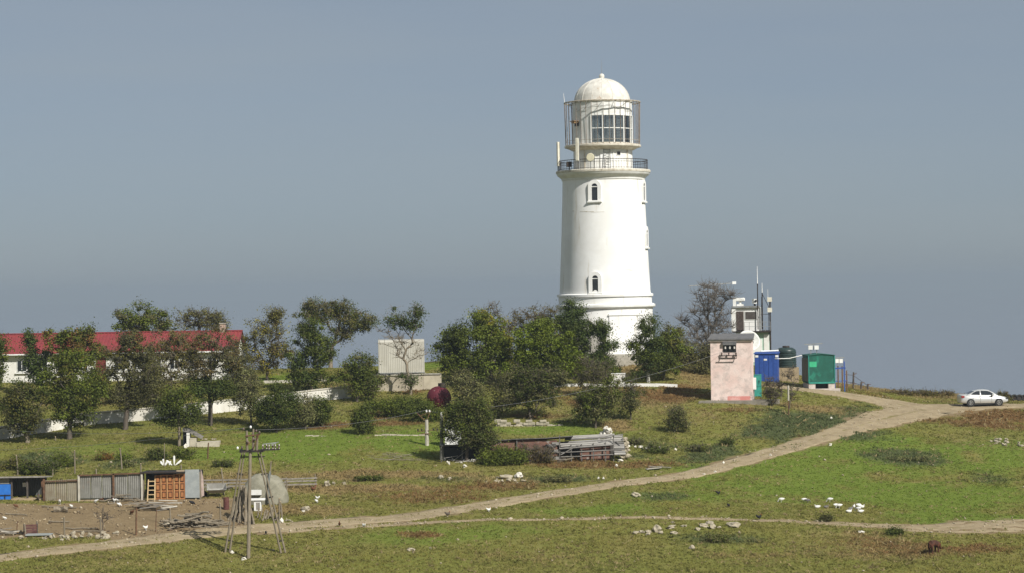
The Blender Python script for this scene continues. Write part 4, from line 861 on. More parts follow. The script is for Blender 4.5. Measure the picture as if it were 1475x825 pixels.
# corrugated hut
b = G(579, 541.5); b = W(579, b.y+1.6); k = b.y/F; t = thing('corrugated_hut', 'pale beige corrugated metal hut with rounded roof edge', 'hut', b, rad(4)); hutm = M('beige_sheet', (.47,.45,.385), (.41,.39,.33), scale=.7, rough=.6, col3=(.42,.38,.29), scale3=1.5, stretch3=(3,1,.2), lo3=.6, hi3=.78)
z0 = UP(579,536,b.y).z-b.z; z1 = UP(579,489,b.y).z-b.z; hw_ = 33*k
for i in range(5): xa = -hw_+i*2*hw_/5; corrugated(xa+.005, xa+2*hw_/5-.005, z0, z1-.25, .17, .011).build('sheet', hutm, t)
mb = MB(); prf = [(0,z1-.26),(.0,z1-.18),(.06,z1-.05),(.2,z1),(2.6,z1+.02),(2.6,z0),(.04,z0)]; mb.add([(x, y, z) for x in (-hw_, hw_) for y, z in prf], [tuple(range(7)), tuple(range(13,6,-1))]+[(i, 7+i, 7+(i+1) % 7, (i+1) % 7) for i in range(7)]); mb.build('shell', hutm, t)
mb = MB(); mb.bar((-hw_-.03,-.05,z0-.02),(hw_+.03,-.05,z0-.02), .08); mb.build('bottom_rail', greym, t)
for x in (-hw_, -hw_*.3, hw_*.4, hw_): mb = MB(); mb.box(x-.12, x+.12, -.02, .3, -.8, z0-.06); mb.build('foot', concrete, t)
mb = MB(); mb.box(-hw_+.2, hw_-.2, .5, 2.4, -.8, z0-.07); mb.build('underfloor_shade', dark, t)  # solid black fill, stands in for the shaded gap below the hut
# maroon ball tank
b = W(632, 196.); k = b.y/F; zc = UP(632,573,b.y).z-b.z; t = thing('ball_tank', 'round maroon metal tank with black neck among the bushes', 'tank', b); mar = M('maroon_paint', (.15,.022,.034), (.11,.018,.028), scale=1.2, rough=.6, col3=(.30,.20,.17), scale3=2.4, lo3=.66, hi3=.72)
R_ = 17.3*k; mb = MB(); mb.sphere((0,0,zc), R_, 32, 20); mb.build('shell', mar, t, smooth=True)
mb = MB(); mb.tube([(R_*1.01*math.sin(q*math.pi/12), -R_*1.01*math.cos(q*math.pi/12)*.25, zc+R_*1.01*math.cos(q*math.pi/12)) for q in range(24)], .03, 5, closed=True); mb.build('weld_seam', mar, t)
mb = MB(); mb.lathe([(.36,zc+R_*.9),(.36,zc+R_+.28),(0,zc+R_+.28)], 16, c=(.3,0,0)); mb.build('neck', iron, t)
for a in range(4): q = rad(45+90*a); mb = MB(); mb.bar((.75*math.sin(q), .75*math.cos(q), -.4), (.75*math.sin(q), .75*math.cos(q), zc-.5), .12); mb.build('leg', rusty, t)

# ------------------------------------------------------------------ poles
wood = M('weathered_wood', (.24,.20,.145), (.16,.135,.095), scale=2.5, stretch=(6,6,.6), bump=.3, rough=.9)
wood2 = M('grey_wood', (.28,.25,.21), (.18,.16,.135), scale=2.5, stretch=(1,6,6), bump=.3, rough=.9)
polem = M('pole_concrete', (.48,.45,.38), (.36,.33,.27), scale=3, bump=.2)
b = G(615, 641); k = b.y/F; P1 = thing('utility_pole', 'short concrete utility pole with rusty bracket arms', 'pole', b); h = 37*k
mb = MB(); mb.tube([(0,0,-.4),(0,0,h)], [.17,.13], 8); mb.build('shaft', polem, P1)
mb = MB(); mb.bar((-.1,0,h-.1),(-.75,0,h+.55), .07); mb.bar((0,0,h-.1),(.25,0,h+.5), .06); mb.bar((-.45,0,h+.35),(.4,0,h+.65), .05); mb.bar((-.45,-.15,.95),(.35,-.15,.95), .07); mb.bar((-.75,-.1,h*.55),(.9,-.1,h*.6), .05); mb.build('arm', rusty, P1)
for x in (.0, .25): mb = MB(); mb.lathe([(0,0),(.07,.02),(.08,.12),(.03,.2),(0,.2)], 10, c=(x, 0, h+.6)); mb.build('insulator', white, P1)
for x in (-.7, -.4, .55, .85): mb = MB(); mb.lathe([(0,0),(.06,.02),(.07,.14),(.02,.2),(0,.2)], 8, c=(x, -.1, h*.57)); mb.build('dropper', iron, P1)
b = G(636.5, 662); k = b.y/F; P2 = thing('utility_pole', 'slender concrete utility pole at the left end of the ruined shed', 'pole', b); h2 = 65*k
mb = MB(); mb.tube([(0,0,-.4),(.02,0,h2)], [.16,.12], 8); mb.build('shaft', polem, P2); mb = MB(); mb.tube([(-.02,-.14,.5),(-.02,-.14,1.4)], .1, 8); mb.build('junction_box', greym, P2); mb = MB(); mb.lathe([(0,0),(.07,.02),(.07,.14),(.02,.2),(0,.2)], 8, c=(.02,0,h2)); mb.build('insulator', white, P2)
# wooden tripod switch tower
feet = [G(327.5, 795), G(357.5, 804), G(408, 796)]; c = (feet[0]+feet[1]+feet[2])/3; c.z = min(p.z for p in feet); ZT = None
D0 = c.y+.6; tb = UP(363, 650, D0); TR = thing('switch_tower', 'three legged wooden power tower with switchgear on its top', 'tower', c); tz = tb-c
def leg(foot, top, double):
    f_ = foot-c; mb = MB()
    if double:
        d = (top-f_).normalized(); side = d.cross(Vector((0,1,0))).normalized()*.13
        mb.tube([f_-side*1.1-d*.3, top-side*.6], [.07,.05], 7); mb.tube([f_+side*1.1-d*.3, top+side*.6], [.07,.05], 7); o = mb.build('leg', wood, TR)
        for q in (.12, .34, .55, .78): p = f_.lerp(top, q); mb = MB(); mb.bar(p-side*1.6, p+side*1.6, .07, .09); mb.build('leg_clamp', iron, o)
    else: mb.tube([f_-Vector((0,0,.3)), top], [.125,.095], 8); mb.build('leg', wood, TR)
leg(feet[0], tz+Vector((-.55,0,0)), True); leg(feet[1], tz+Vector((-.08,-.25,0)), False); leg(feet[2], tz+Vector((.45,0,0)), True)
for p, lab in ((feet[0], 0), (feet[1]+Vector((-.5,.1,0)), 1)):
    pass
mb = MB()
for y in (-.35, .35): mb.bar(tz+Vector((-.75,y,.05)), tz+Vector((.75,y,.05)), .12)
for x in (-.7, 0, .7): mb.bar(tz+Vector((x,-.45,.14)), tz+Vector((x,.45,.14)), .10)
mb.bar(tz+Vector((-.75,0,-.32)), tz+Vector((.8,0,-.32)), .08); mb.build('platform', iron, TR)
mb = MB(); mb.bar(tz+Vector((.5,-.1,.1)), tz+Vector((1.75,-.1,.14)), .09); mb.bar(tz+Vector((.5,.3,.1)), tz+Vector((1.75,.3,.14)), .07); mb.build('side_arm', iron, TR)
for i in range(6):
    x = .7+.2*i; mb = MB(); mb.lathe([(0,0),(.06,.01),(.035,.06),(.075,.1),(.035,.15),(.07,.2),(.03,.3),(0,.3)], 9, c=tz+Vector((x,-.1+.35*(i%2),.16))); mb.build('switch_insulator', M('brown_insulator', (.09,.06,.05)), TR)
mb = MB(); mb.bar(tz+Vector((.7,-.1,.48)), tz+Vector((1.55,.2,.55)), .05); mb.bar(tz+Vector((1.2,0,.4)), tz+Vector((1.7,.1,.6)), .04); mb.build('switch_blade', greym, TR)
for x, z, dx in ((-.45, 1.35, -.1), (.1, 1.45, .05), (.42, 1.15, .15)):
    mb = MB(); mb.tube([tz+Vector((x*.7+dx*0,.05,.1)), tz+Vector((x*.5+dx,.05,z))], [.09,.07], 7); mb.build('top_post', wood, TR)
mb = MB(); mb.bar(tz+Vector((-.45,-.05,1.0)), tz+Vector((.55,-.05,1.1)), .08); mb.bar(tz+Vector((-.4,-.05,.4)), tz+Vector((.45,-.05,.95)), .05); mb.bar(tz+Vector((.1,-.1,.2)), tz+Vector((.5,-.1,1.2)), .05); mb.build('top_brace', rusty, TR)
for x, z in ((-.5,1.38),(-.05,1.5),(.3,1.25),(.5,1.15),(-.25,.55),(.2,.7),(-.9,.18),(-.62,.2)):
    mb = MB(); mb.lathe([(0,0),(.06,.02),(.075,.1),(.03,.17),(0,.18)], 8, c=tz+Vector((x,-.1,z))); mb.build('insulator', white if (z > 1.45 or x < -.8) else M('brown_insulator', (.09,.06,.05)), TR)
def wire(a, b, sag, lab, n=12):
    t = thing('power_line', lab, 'wire', a); mb = MB(); mb.tube([(b-a)*(i/n)+Vector((0,0,-sag*4*(i/n)*(1-i/n))) for i in range(n+1)], .011, 4); mb.build('wire', M('wire_metal', (.2,.2,.2), (.16,.16,.16), rough=.5), t)
top = c+tz
wire(top+Vector((.3,-.1,1.4)), P1.location+Vector((.1,0,h+.8)), .35, 'thin wire from the wooden tower to the short concrete pole')
wire(top+Vector((-.5,-.1,1.5)), UP(-60, 612, 182.), .5, 'upper thin wire from the wooden tower to the left edge')
wire(top+Vector((-.05,-.1,1.6)), UP(-60, 648, 176.), .4, 'lower thin wire from the wooden tower to the left edge')
wire(P2.location+Vector((0,0,h2+.2)), UP(1041, 506, 195.5), .8, 'thin wire from the slender concrete pole to the pink booth')
wire(P1.location+Vector((.2,0,h+.8)), P2.location+Vector((0,0,h2+.2)), .1, 'short thin wire joining the two concrete poles')

# ------------------------------------------------------------------ left farm yard: sheds
SY = G(150, 721).y
def sw(px, dy=0.): return W(px, SY+dy, 721)
kS = SY/F
galv = M('galvanised_sheet', (.25,.245,.22), (.19,.185,.16), scale=1.2, rough=.6, metal=.15, col3=(.24,.16,.09), scale3=.9, stretch3=(1,1,.4), lo3=.62, hi3=.78)
galvr = M('rusting_sheet', (.26,.235,.175), (.20,.165,.11), scale=1.0, rough=.75, col3=(.20,.12,.06), scale3=.9, stretch3=(1,1,.7), lo3=.5, hi3=.66)
darksh = M('dark_sheet', (.07,.075,.075), (.10,.10,.095), scale=1.5, rough=.6, metal=.1)
def zpx(py, D=SY): return UP(150, py, D).z
# open dark shed with the blue door
b = sw(20, .6); t = thing('open_shed', 'open fronted dark metal shed with bright blue door leaf', 'shed', b); X = lambda px: (px-20)*kS
zb = lambda py: UP(20, py, SY).z-b.z
corrugated(X(-25), X(62), -.1, zb(690), .17, .03, y=1.4).build('back_wall', darksh, t)
mb = MB(); mb.add([(x, y, z) for x in (X(-28), X(66)) for y, z in ((-.4, zb(688)),(2.6,zb(692)),(2.6,zb(690.8)),(-.4,zb(686)))], [(0,1,2,3),(7,6,5,4),(0,4,5,1),(1,5,6,2),(2,6,7,3),(3,7,4,0)]); mb.build('roof', M('asbestos_roof', (.30,.28,.25), (.22,.2,.18), scale=3), t)
for px in (-20, 17.5, 40, 61.5): mb = MB(); mb.bar((X(px),-.05,-.3),(X(px),-.05,zb(689)), .12); mb.build('post', rusty if px > 50 else M('dark_wood', (.06,.05,.045)), t)
mb = MB(); mb.box(X(-22), X(16), -.12, -.06, .0, zb(697.5)); do = mb.build('door', M('sky_blue_paint', (.03,.17,.56), (.025,.14,.48), rough=.5, col3=(.05,.22,.5), scale3=2), t)
mb = MB(); mb.bar((X(-22),-.16,zb(713)),(X(16),-.16,zb(713)), .05); mb.bar((X(8),-.16,-.15),(X(8),-.16,zb(712)), .05); mb.build('door_brace', iron, do)
mb = MB(); mb.box(X(-22), X(14), -.05, .02, zb(697), zb(689)); mb.build('transom_board', M('grey_boards', (.19,.18,.16)), t)
mb = MB(); mb.box(X(27), X(32), 1.3, 1.34, zb(704), zb(698)); mb.build('notice', white, t)
mb = MB(); mb.box(X(18), X(112), -.5, 1.3, -.35, .06); o = mb.build('shed_step', M('tan_block', (.40,.31,.19)), t)
# corrugated sheet fence
b = sw(134); t = thing('sheet_fence', 'row of grey corrugated sheets standing between posts in the yard', 'fence', b); X = lambda px: (px-134)*kS; zb = lambda py: UP(134, py, SY).z-b.z
for x0_, x1_, y0_, y1_, m_ in ((65,80,690,722,galvr),(80.5,96.5,689.5,722,galvr),(97,113,689,721,galvr),(115.5,131,684.5,717,galv),(131.5,147,684.2,717,galv),(147.5,163,684,716.5,galv),(165.5,184,683.5,718,galv),(184.5,204,683,718,galv)):
    corrugated(X(x0_), X(x1_), zb(y1_), zb(y0_), .14, .016, y=random.uniform(-.02,.03)).build('sheet', m_, t)
for px, y0_, m_ in ((64,688,rusty),(114.3,683,M('pale_post', (.5,.47,.4), (.4,.37,.3))),(164.3,682,rusty),(205,681,M('pale_post', (.5,.47,.4)))): mb = MB(); mb.bar((X(px),-.08,-.3),(X(px),-.08,zb(y0_)), .13); mb.build('post', m_, t)
mb = MB(); mb.bar((X(114),-.1,zb(683.6)),(X(205),-.1,zb(681.6)), .09); mb.bar((X(64),-.1,zb(691.5)),(X(114),-.1,zb(690.8)), .07); mb.build('top_rail', rusty, t)
mb = MB(); mb.box(X(66), X(205), .03, .35, -.3, .12); mb.build('footing', M('tan_block', (.40,.31,.19)), t)
# lean-to with old panelled doors
b = sw(245, .3); t = thing('lean_to_shed', 'black roofed lean-to shed walled with old orange wooden doors', 'shed', b); X = lambda px: (px-245)*kS; zb = lambda py: UP(245, py, SY).z-b.z
mb = MB(); mb.add([(x, y, z) for x in (X(204), X(268)) for y, z in ((-.5, zb(680.5)),(2.4,zb(682)),(2.4,zb(681)),(-.5,zb(678.5)))], [(0,1,2,3),(7,6,5,4),(0,4,5,1),(1,5,6,2),(2,6,7,3),(3,7,4,0)]); mb.build('roof', iron, t)
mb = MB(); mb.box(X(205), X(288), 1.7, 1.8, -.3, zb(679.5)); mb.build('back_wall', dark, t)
orange = M('orange_door_wood', (.40,.175,.065), (.30,.12,.045), scale=2.0, stretch=(4,1,.6), rough=.7, col3=(.16,.08,.04), scale3=1.6, lo3=.62, hi3=.72)
for x0_, x1_, y0_, ry in ((224,232,684,.02),(232.3,250.2,683.3,0.),(251.2,267,682.6,-.02)):
    mb = MB(); hh = zb(y0_); mb.box(X(x0_), X(x1_), -.1, -.04, .0, hh); do = mb.build('door', orange, t)
    nc = 1 if x1_-x0_ < 12 else 2; ww = (X(x1_)-X(x0_))/nc
    for ci in range(nc):
        for ri in range(3): mb = MB(); xa = X(x0_)+ci*ww; za = hh*(.06+.32*ri); mb.box(xa+ww*.26, xa+ww*.74, -.16, -.095, za+hh*.03, za+hh*.21); pn = mb.build('raised_panel', orange, do); mb = MB(); mb.box(xa+ww*.14, xa+ww*.86, -.106, -.09, za-hh*.01, za+hh*.25); mb.build('panel_groove_shade', M('door_groove_shade', (.10,.045,.02), (.07,.03,.015)), do)  # dark slab behind each raised panel paints the shade of a groove
        mb = MB(); mb.bar((X(x0_)+ci*ww+.02,-.12,0),(X(x0_)+ci*ww+.02,-.12,hh), .06, .05); mb.build('stile', M('pale_edge_wood', (.5,.3,.14), (.42,.24,.1)), do)
mb = MB(); mb.box(X(267.4), X(288), -.11, -.06, .08, zb(676.3)); mb.build('metal_sheet', M('spotted_zinc', (.42,.45,.44), (.34,.37,.37), scale=2.2, rough=.45, metal=.3, col3=(.55,.57,.53), scale3=4), t)
mb = MB(); mb.box(X(255), X(267.2), -.07, -.02, zb(682.4), zb(677)); mb.build('board', M('tan_board', (.45,.36,.24), (.38,.3,.2)), t)
for px in (207, 289): mb = MB(); mb.bar((X(px),-.0,-.3),(X(px),.0,zb(680)), .12); mb.build('post', wood, t)
mb = MB(); mb.add([(X(289),0,.1),(X(294),.1,.2),(X(293),.1,1.5),(X(290),0,2.1),(X(289),.06,.1),(X(294),.16,.2),(X(293),.16,1.5),(X(290),.06,2.1)], [(0,1,2,3),(7,6,5,4),(0,4,5,1),(1,5,6,2),(2,6,7,3),(3,7,4,0)]); mb.build('torn_sheet', M('faded_cloth', (.42,.33,.29), (.3,.23,.2)), t)
# wooden ladder
b = sw(217.5, -.45); t = thing('wooden_ladder', 'pale wooden ladder leaning at the dark lean-to opening', 'ladder', b); pale = M('pale_wood', (.58,.43,.24), (.48,.35,.19), scale=3); hh = UP(217,690,SY).z-b.z
for x in (-.26, .26): mb = MB(); mb.bar((x,0,-.05),(x*.9,.5,hh), .07); mb.build('rail', pale, t)
for i in range(5): f_ = .12+.2*i; mb = MB(); mb.bar((-.26,.5*f_,hh*f_),(.26,.5*f_,hh*f_), .06); mb.build('rung', pale, t)
# tarpaulin covered stack
b = G(378, 727); k = b.y/F; b.y += 1.3; b.z = H(b.x, b.y); t = thing('covered_haystack', 'domed haystack under a grey tarpaulin with dark strap', 'haystack', b, rad(-6))
bm = bmesh.new(); bmesh.ops.create_uvsphere(bm, u_segments=40, v_segments=24, radius=1.)
for v in bm.verts:
    n_ = mnoise.noise(v.co*2.3)*.06+mnoise.noise(v.co*6)*.025; v.co *= 1+n_; s_ = abs(v.co.x)**.75*math.copysign(1, v.co.x); v.co = Vector((s_*35*k, v.co.y*1.3, max(v.co.z, -.2)*40*k))
me = bpy.data.meshes.new('tarp'); bm.to_mesh(me); bm.free(); me.polygons.foreach_set('use_smooth', [True]*len(me.polygons))
link('tarpaulin', me, M('grey_tarp', (.26,.245,.185), (.19,.18,.13), scale=1.8, bump=.5, bscale=5, col3=(.36,.345,.28), scale3=4), t)
mb = MB(); mb.tube([(9*k+.15*math.cos(q*math.pi/14), -1.33*math.cos(q*math.pi/14), 39.5*k*math.sin(q*math.pi/14)+.02) for q in range(15)], [(.22,.05)]*15, 8, up=(1,0,0)); mb.build('strap', M('dark_strap', (.13,.14,.13), (.18,.185,.17)), t)
mb = MB(); mb.box(-14*k, 2*k, -1.5, -1.3, .6, .95); mb.build('white_sheet', white2, t)
# weathered timber: sticks, logs and boards
def stick_mesh(name, L_, r, seed, n=6):
    q = random.Random(seed); mb = MB(); pts = [(L_*(i/4-.5), q.uniform(-.03,.03)*L_, q.uniform(-.02,.02)*L_) for i in range(5)]; pts = [Vector(p) for p in pts]; mb.tube(pts, [r*q.uniform(.8,1.1) for _ in range(5)], n); return mb.mesh(name)
LOGS = [stick_mesh('log_mesh', 1., .035, i) for i in range(4)]
for m_ in LOGS: m_.materials.append(wood)
THIN = [stick_mesh('branch_mesh', 1., .012, 20+i, 5) for i in range(4)]
for m_ in THIN: m_.materials.append(M('grey_branch', (.28,.24,.19), (.19,.16,.12), scale=3))
def place(name, me, loc, scale, rot, label=None, cat=None, group=None, parent=None):
    o = bpy.data.objects.new(name, me); COL.objects.link(o); o.location = loc; o.scale = scale; o.rotation_euler = rot
    if parent: o.parent = parent
    if label: tag(o, label, cat, group)
    return o
def lean_log(a, b, r, label, group):
    d = b-a; o = place('log', random.choice(LOGS), (a+b)/2, (d.length, r/.035, r/.035), (0,0,0), label, 'log', group); o.rotation_mode = 'QUATERNION'; o.rotation_quaternion = Vector((1,0,0)).rotation_difference(d.normalized()); return o
for i in range(15):
    px = 330+i*2.6+random.uniform(-1,1); a = G(px, 752+random.uniform(-5,4)); tp = UP(351+random.uniform(-4,5), 703+random.uniform(-6,8), a.y+1.0); lean_log(a, tp, random.uniform(.05,.09), 'weathered log leaning in the bundle against the tarpaulin dome', 'logs leaning by the haystack')
for i in range(9):
    px = 371+i*3.6; a = G(px, 748+random.uniform(-3,3)); a.z += .02; tp = a+Vector((random.uniform(-.15,.3), .35, random.uniform(.5,.85))); lean_log(a, tp, random.uniform(.04,.075), 'short stake in the row propped before the tarpaulin dome', 'short stakes by the haystack')
def pile(px0, px1, py, n, Lr, rr, hgt, label, group, name='log', flat=False, meshes=None, spread=.9, cat='log'):
    for i in range(n):
        px = random.uniform(px0, px1); a = G(px, py+random.uniform(-3,3)); L_ = random.uniform(*Lr); r = random.uniform(*rr); a.y += random.uniform(-spread, spread)*.6; a.z = H(a.x, a.y)+r+hgt*random.random()*max(.15, 1-abs((px-(px0+px1)/2)/((px1-px0)/2+1e-6)))
        place(name, random.choice(meshes or LOGS), a, (L_, r/.035 if not flat else r/.012, r/.035 if not flat else r/.02), (random.uniform(-.3,.3), random.uniform(-.18,.18), random.gauss(0,.45)), label, cat, group)
pile(243, 316, 757, 50, (.9,2.4), (.04,.085), .8, 'weathered log in the heap at the front of the dirt yard', 'firewood heap in the yard')
BOARD = []
for i in range(3):
    mb = MB(); mb.box(-.5, .5, -.06, .06, -.015, .015); m_ = mb.mesh('board_mesh'); m_.materials.append([wood2, M('white_board', (.55,.52,.45), (.42,.39,.33), scale=2), wood][i]); BOARD.append(m_)
def boards(px0, px1, py, n, Lr, label, group, hgt=.3):
    for i in range(n):
        a = G(random.uniform(px0, px1), py+random.uniform(-3,3)); a.z += .03+hgt*random.random(); L_ = random.uniform(*Lr); place('board', random.choice(BOARD), a, (L_, random.uniform(.7,1.6), 1.5), (random.uniform(-.2,.2), random.uniform(-.15,.15), random.gauss(0,.3)), label, 'board', group)
boards(196, 244, 733, 16, (1.0,2.6), 'weathered board in the stack below the orange doors', 'boards stacked below the orange doors', .5)
boards(0, 24, 768, 7, (1.,2.), 'loose board in the heap at the left edge of the yard', 'boards at the left edge', .25)
boards(940, 958, 676, 5, (.9,1.3), 'pale board in the small stack beside the track', 'pale boards beside the track', .2)
pile(548, 600, 661, 26, (1.0,2.8), (.02,.045), .45, 'grey branch in the brush heap on the green meadow', 'brush heap on the meadow', 'branch', meshes=THIN, cat='branch')
pile(150, 204, 722, 22, (.5,1.3), (.03,.06), .5, 'short stick in the heap below the corrugated sheets', 'sticks below the corrugated sheets')
for a_, b_, L_ in ((8,39,741),(95,140,762),(70,100,752),(105,150,766),(60,110,730)):
    p0 = G(a_, L_); p1 = G(b_, L_+random.uniform(-3,3)); p0.z += .08; p1.z += .1; lean_log(p0, p1, .05, {8:'long pole lying in the dirt below the blue door',95:'long pole lying by the stone edge of the yard',70:'short pole lying in the middle of the yard',105:'lower pole lying along the stone edge of the yard',60:'pale beam lying along the foot of the open shed'}[a_], None)
# litter of chips, straw and dung over the yard
lx = rng.uniform(min(p_[0] for p_ in YP), max(p_[0] for p_ in YP), 1500); ly = rng.uniform(min(p_[1] for p_ in YP), max(p_[1] for p_ in YP), 1500); kk = in_poly(lx, ly, YP) & (fbm(lx, ly, 2.5, 77, 3) > .47)
lp = np.stack([lx[kk], ly[kk], Hn(lx[kk], ly[kk])+.02], 1)
for nm_, sel, cc in (('yard_litter', slice(0, None, 2), ((.13,.09,.055), (.07,.05,.032))), ('yard_litter', slice(1, None, 2), ((.40,.32,.20), (.26,.2,.12)))):
    v_, f_ = rocks_np(lp[sel], rng.gamma(2., .035, len(lp[sel]))+.03, 9); o = link(nm_, np_mesh(nm_, v_, f_), M(nm_+str(cc[0][0]), cc[0], cc[1], scale=1.5)); tag(o, 'dark clods and dung strewn over the yard' if cc[0][0] < .2 else 'pale straw and wood chips strewn over the yard', kind='stuff')
# barrel, box, barrow
b = G(326, 733); t = thing('rusty_barrel', 'dark rusty steel barrel beside the leaning logs', 'barrel', b); pr = [(0,0),(.2,0),(.2,.27),(.215,.29),(.2,.31),(.2,.55),(.215,.57),(.2,.59),(.2,.84),(.17,.84),(.17,.8),(0,.8)]
mb = MB(); mb.lathe(pr, 20); mb.build('drum', M('barrel_rust', (.10,.035,.03), (.14,.06,.045), scale=4, rough=.7), t); mb = MB(); mb.tube([(.205*math.cos(q*.4),.205*math.sin(q*.4),.84) for q in range(15)], .018, 5); mb.build('rim', rusty, t)
b = G(371.5, 735); t = thing('white_crate', 'white metal box standing before the tarpaulin dome', 'box', b); mb = MB(); mb.box(-.24, .24, -.2, .2, .0, .75); o = mb.build('case', white2, t); mb = MB(); mb.box(-.1, .17, -.215, -.19, .1, .6); mb.build('panel', M('grey_boards', (.19,.18,.16)), t); mb = MB(); mb.box(-.5, .5, -.3, .3, .75, .85); mb.build('top_sheet', white, t)
b = G(313, 714); t = thing('wheelbarrow', 'wheelbarrow with pale grey tray parked by the lean-to', 'wheelbarrow', b, rad(8)); mb = MB(); mb.add([(-.55,-.3,.45),(.45,-.3,.45),(.45,.3,.45),(-.55,.3,.45),(-.75,-.42,.8),(.65,-.42,.8),(.65,.42,.8),(-.75,.42,.8)], [(3,2,1,0),(0,1,5,4),(1,2,6,5),(2,3,7,6),(3,0,4,7)])
o = mb.build('tray', M('pale_tray', (.34,.33,.30), (.26,.25,.22), rough=.6), t); o.modifiers.new('s', 'SOLIDIFY').thickness = .03; o.rotation_euler = (rad(28), 0, 0)
mb = MB(); mb.tube([(-.9,-.02,.2),(-.9,.06,.2)], .2, 16); mb.build('wheel', blk, t); mb = MB()
for y in (-.28, .28): mb.tube([(-.9,y*.2,.2),(-.2,y,.42),(1.1,y,.6)], .025, 6); mb.tube([(.4,y,.48),(.5,y,.0)], .025, 6)
mb.build('handles', iron, t)
# rail fence behind the yard
def rail_fence(name, label, pix, h, rails, postlab=None):
    pts = [G(a, b) for a, b in pix]; t = thing(name, label, 'fence', pts[0])
    for p in pts: mb = MB(); mb.tube([p-pts[0]+Vector((0,0,-.3)), p-pts[0]+Vector((random.uniform(-.06,.06),0,h*random.uniform(.95,1.2)))], [.06,.05], 6); mb.build('post', wood, t)
    for p, q in zip(pts[:-1], pts[1:]):
        for r in rails: mb = MB(); mb.bar(p-pts[0]+Vector((-.1,-.07,h*r+random.uniform(-.06,.06))), q-pts[0]+Vector((.1,-.07,h*r+random.uniform(-.06,.06))), .11, .03, up=(0,1,0)); mb.build('rail', wood2, t)
rail_fence('rail_fence', 'grey plank rail fence behind the tarpaulin dome', [(296,707),(330,706),(412,704),(455,702)], .85, (.35,.62,.9))
# stakes: px, foot y, top y, label
for px, y1, y0, lab in ((26,684,655,'leaning stake above the dark shed roof'),(108,682,648,'tilted stake above the left corrugated sheets'),(176,676,645,'tilted stake above the right corrugated sheets'),(76,684,675,'short stake above the shed roof edge'),(139,684,675,'short stake above the middle corrugated sheets'),
        (203,683,667,'pale stake at the left end of the black lean-to roof'),(261,677,669,'stub of a stake above the orange doors'),(237,672,638,'thin stake behind the white petal ornament'),(299,660,637,'dark leaning iron post on the green slope'),(323,712,674,'tall pale stake by the wheelbarrow'),
        (389,690,664,'pale stake above the tarpaulin dome'),(93,772,744,'wooden stake along the front of the yard'),(145,772,744,'wooden stake beside the bare sapling'),(196,770,731,'rusty leaning gate post at the front of the yard'),(224,765,733,'thin rod post in the yard'),(246,762,732,'grey stake at the left of the firewood heap'),
        (318,755,724,'stake at the right of the firewood heap'),(24,767,750,'thin rod at the left of the yard'),(37,771,753,'thick stake by the dark crate'),(53,764,749,'pale stake right of the dark crate'),(402,748,717,'stake right of the short stakes'),(407,750,722,'rearmost stake at the dome corner'),(413,722,692,'upright board post at the right of the dome'),
        (1136,598,555,'white topped rusty pole right of the pink booth'),(1125,577,549,'thin pale stake among the bare shrubs'),(80,634,628,'small peg below the whitewashed wall')):
    b = G(px, y1); h = (y1-y0)*b.y/F; t = thing('stake', lab, 'stake', b); q = random.uniform(-.10,.10)*h; mb = MB()
    if px == 1136:
        mb.tube([(0,0,-.3),(0,0,h*.5)], .05, 6); mb.build('shaft', rusty, t); mb = MB(); mb.tube([(0,0,h*.5),(0,0,h)], .075, 8); mb.build('pale_top', polem, t)
    else:
        mm = rusty if 'rusty' in lab or 'iron' in lab or 'rod' in lab else wood; r = .03 if 'thin' in lab else .055
        mb.tube([(0,0,-.3),(q*.5,0,h*.6),(q,0,h)], [r*1.1,r,r*.9], 7); mb.build('shaft', mm, t); mb = MB(); mb.tube([(q,0,h),(q,0,h+.02)], [r*.9,r*.5], 7); mb.build('cut_top', pale if mm is wood else mm, t)
b = G(44, 769); t = thing('dark_crate', 'dark brown crate tipped against the yard stones', 'crate', b, rad(10))
for z in (0,.17,.34,.51): mb = MB(); mb.box(-.42,.42,-.02,.02,z,z+.14); mb.build('slat', M('maroon_wood', (.09,.04,.035), (.13,.06,.05)), t)
mb = MB()
for x in (-.42,.42): mb.box(x-.04,x+.04,.02,.6,0,.66)
mb.build('side', M('dark_wood', (.06,.05,.045)), t)
b = G(56, 771); t = thing('metal_sheet', 'flat galvanised sheet lying along the yard stones', 'sheet', b); mb = MB(); mb.box(-.8,.9,-.35,.3,.1,.13); mb.build('sheet', M('spotted_zinc', (.42,.45,.44)), t); mb = MB(); mb.bar((-.8,-.37,.1),(.9,-.37,.11), .09); mb.build('edge', M('spotted_zinc', (.42,.45,.44)), t)
# bare sapling and white petal ornament
b = G(240, 670); t = thing('petal_ornament', 'white splayed petal ornaments standing by the dark bush', 'ornament', b); t.scale = (.78,)*3
for x, q, L_ in ((-.35,-.6,.5),(-.25,-.15,.65),(-.15,.5,.5),(-.02,-.9,.25),(.55,-.85,.75),(.75,0.,.95),(.85,.9,.8),(.25,.3,.45)):
    mb = MB(); d = Vector((math.sin(q),0,math.cos(q))); p = Vector((x,0,.02)); mb.tube([p, p+d*L_*.5, p+d*L_*.9, p+d*L_], [(.03,.02),(.10,.03),(.10,.03),(.04,.02)], 8, up=(0,1,0)); mb.build('petal', white, t)

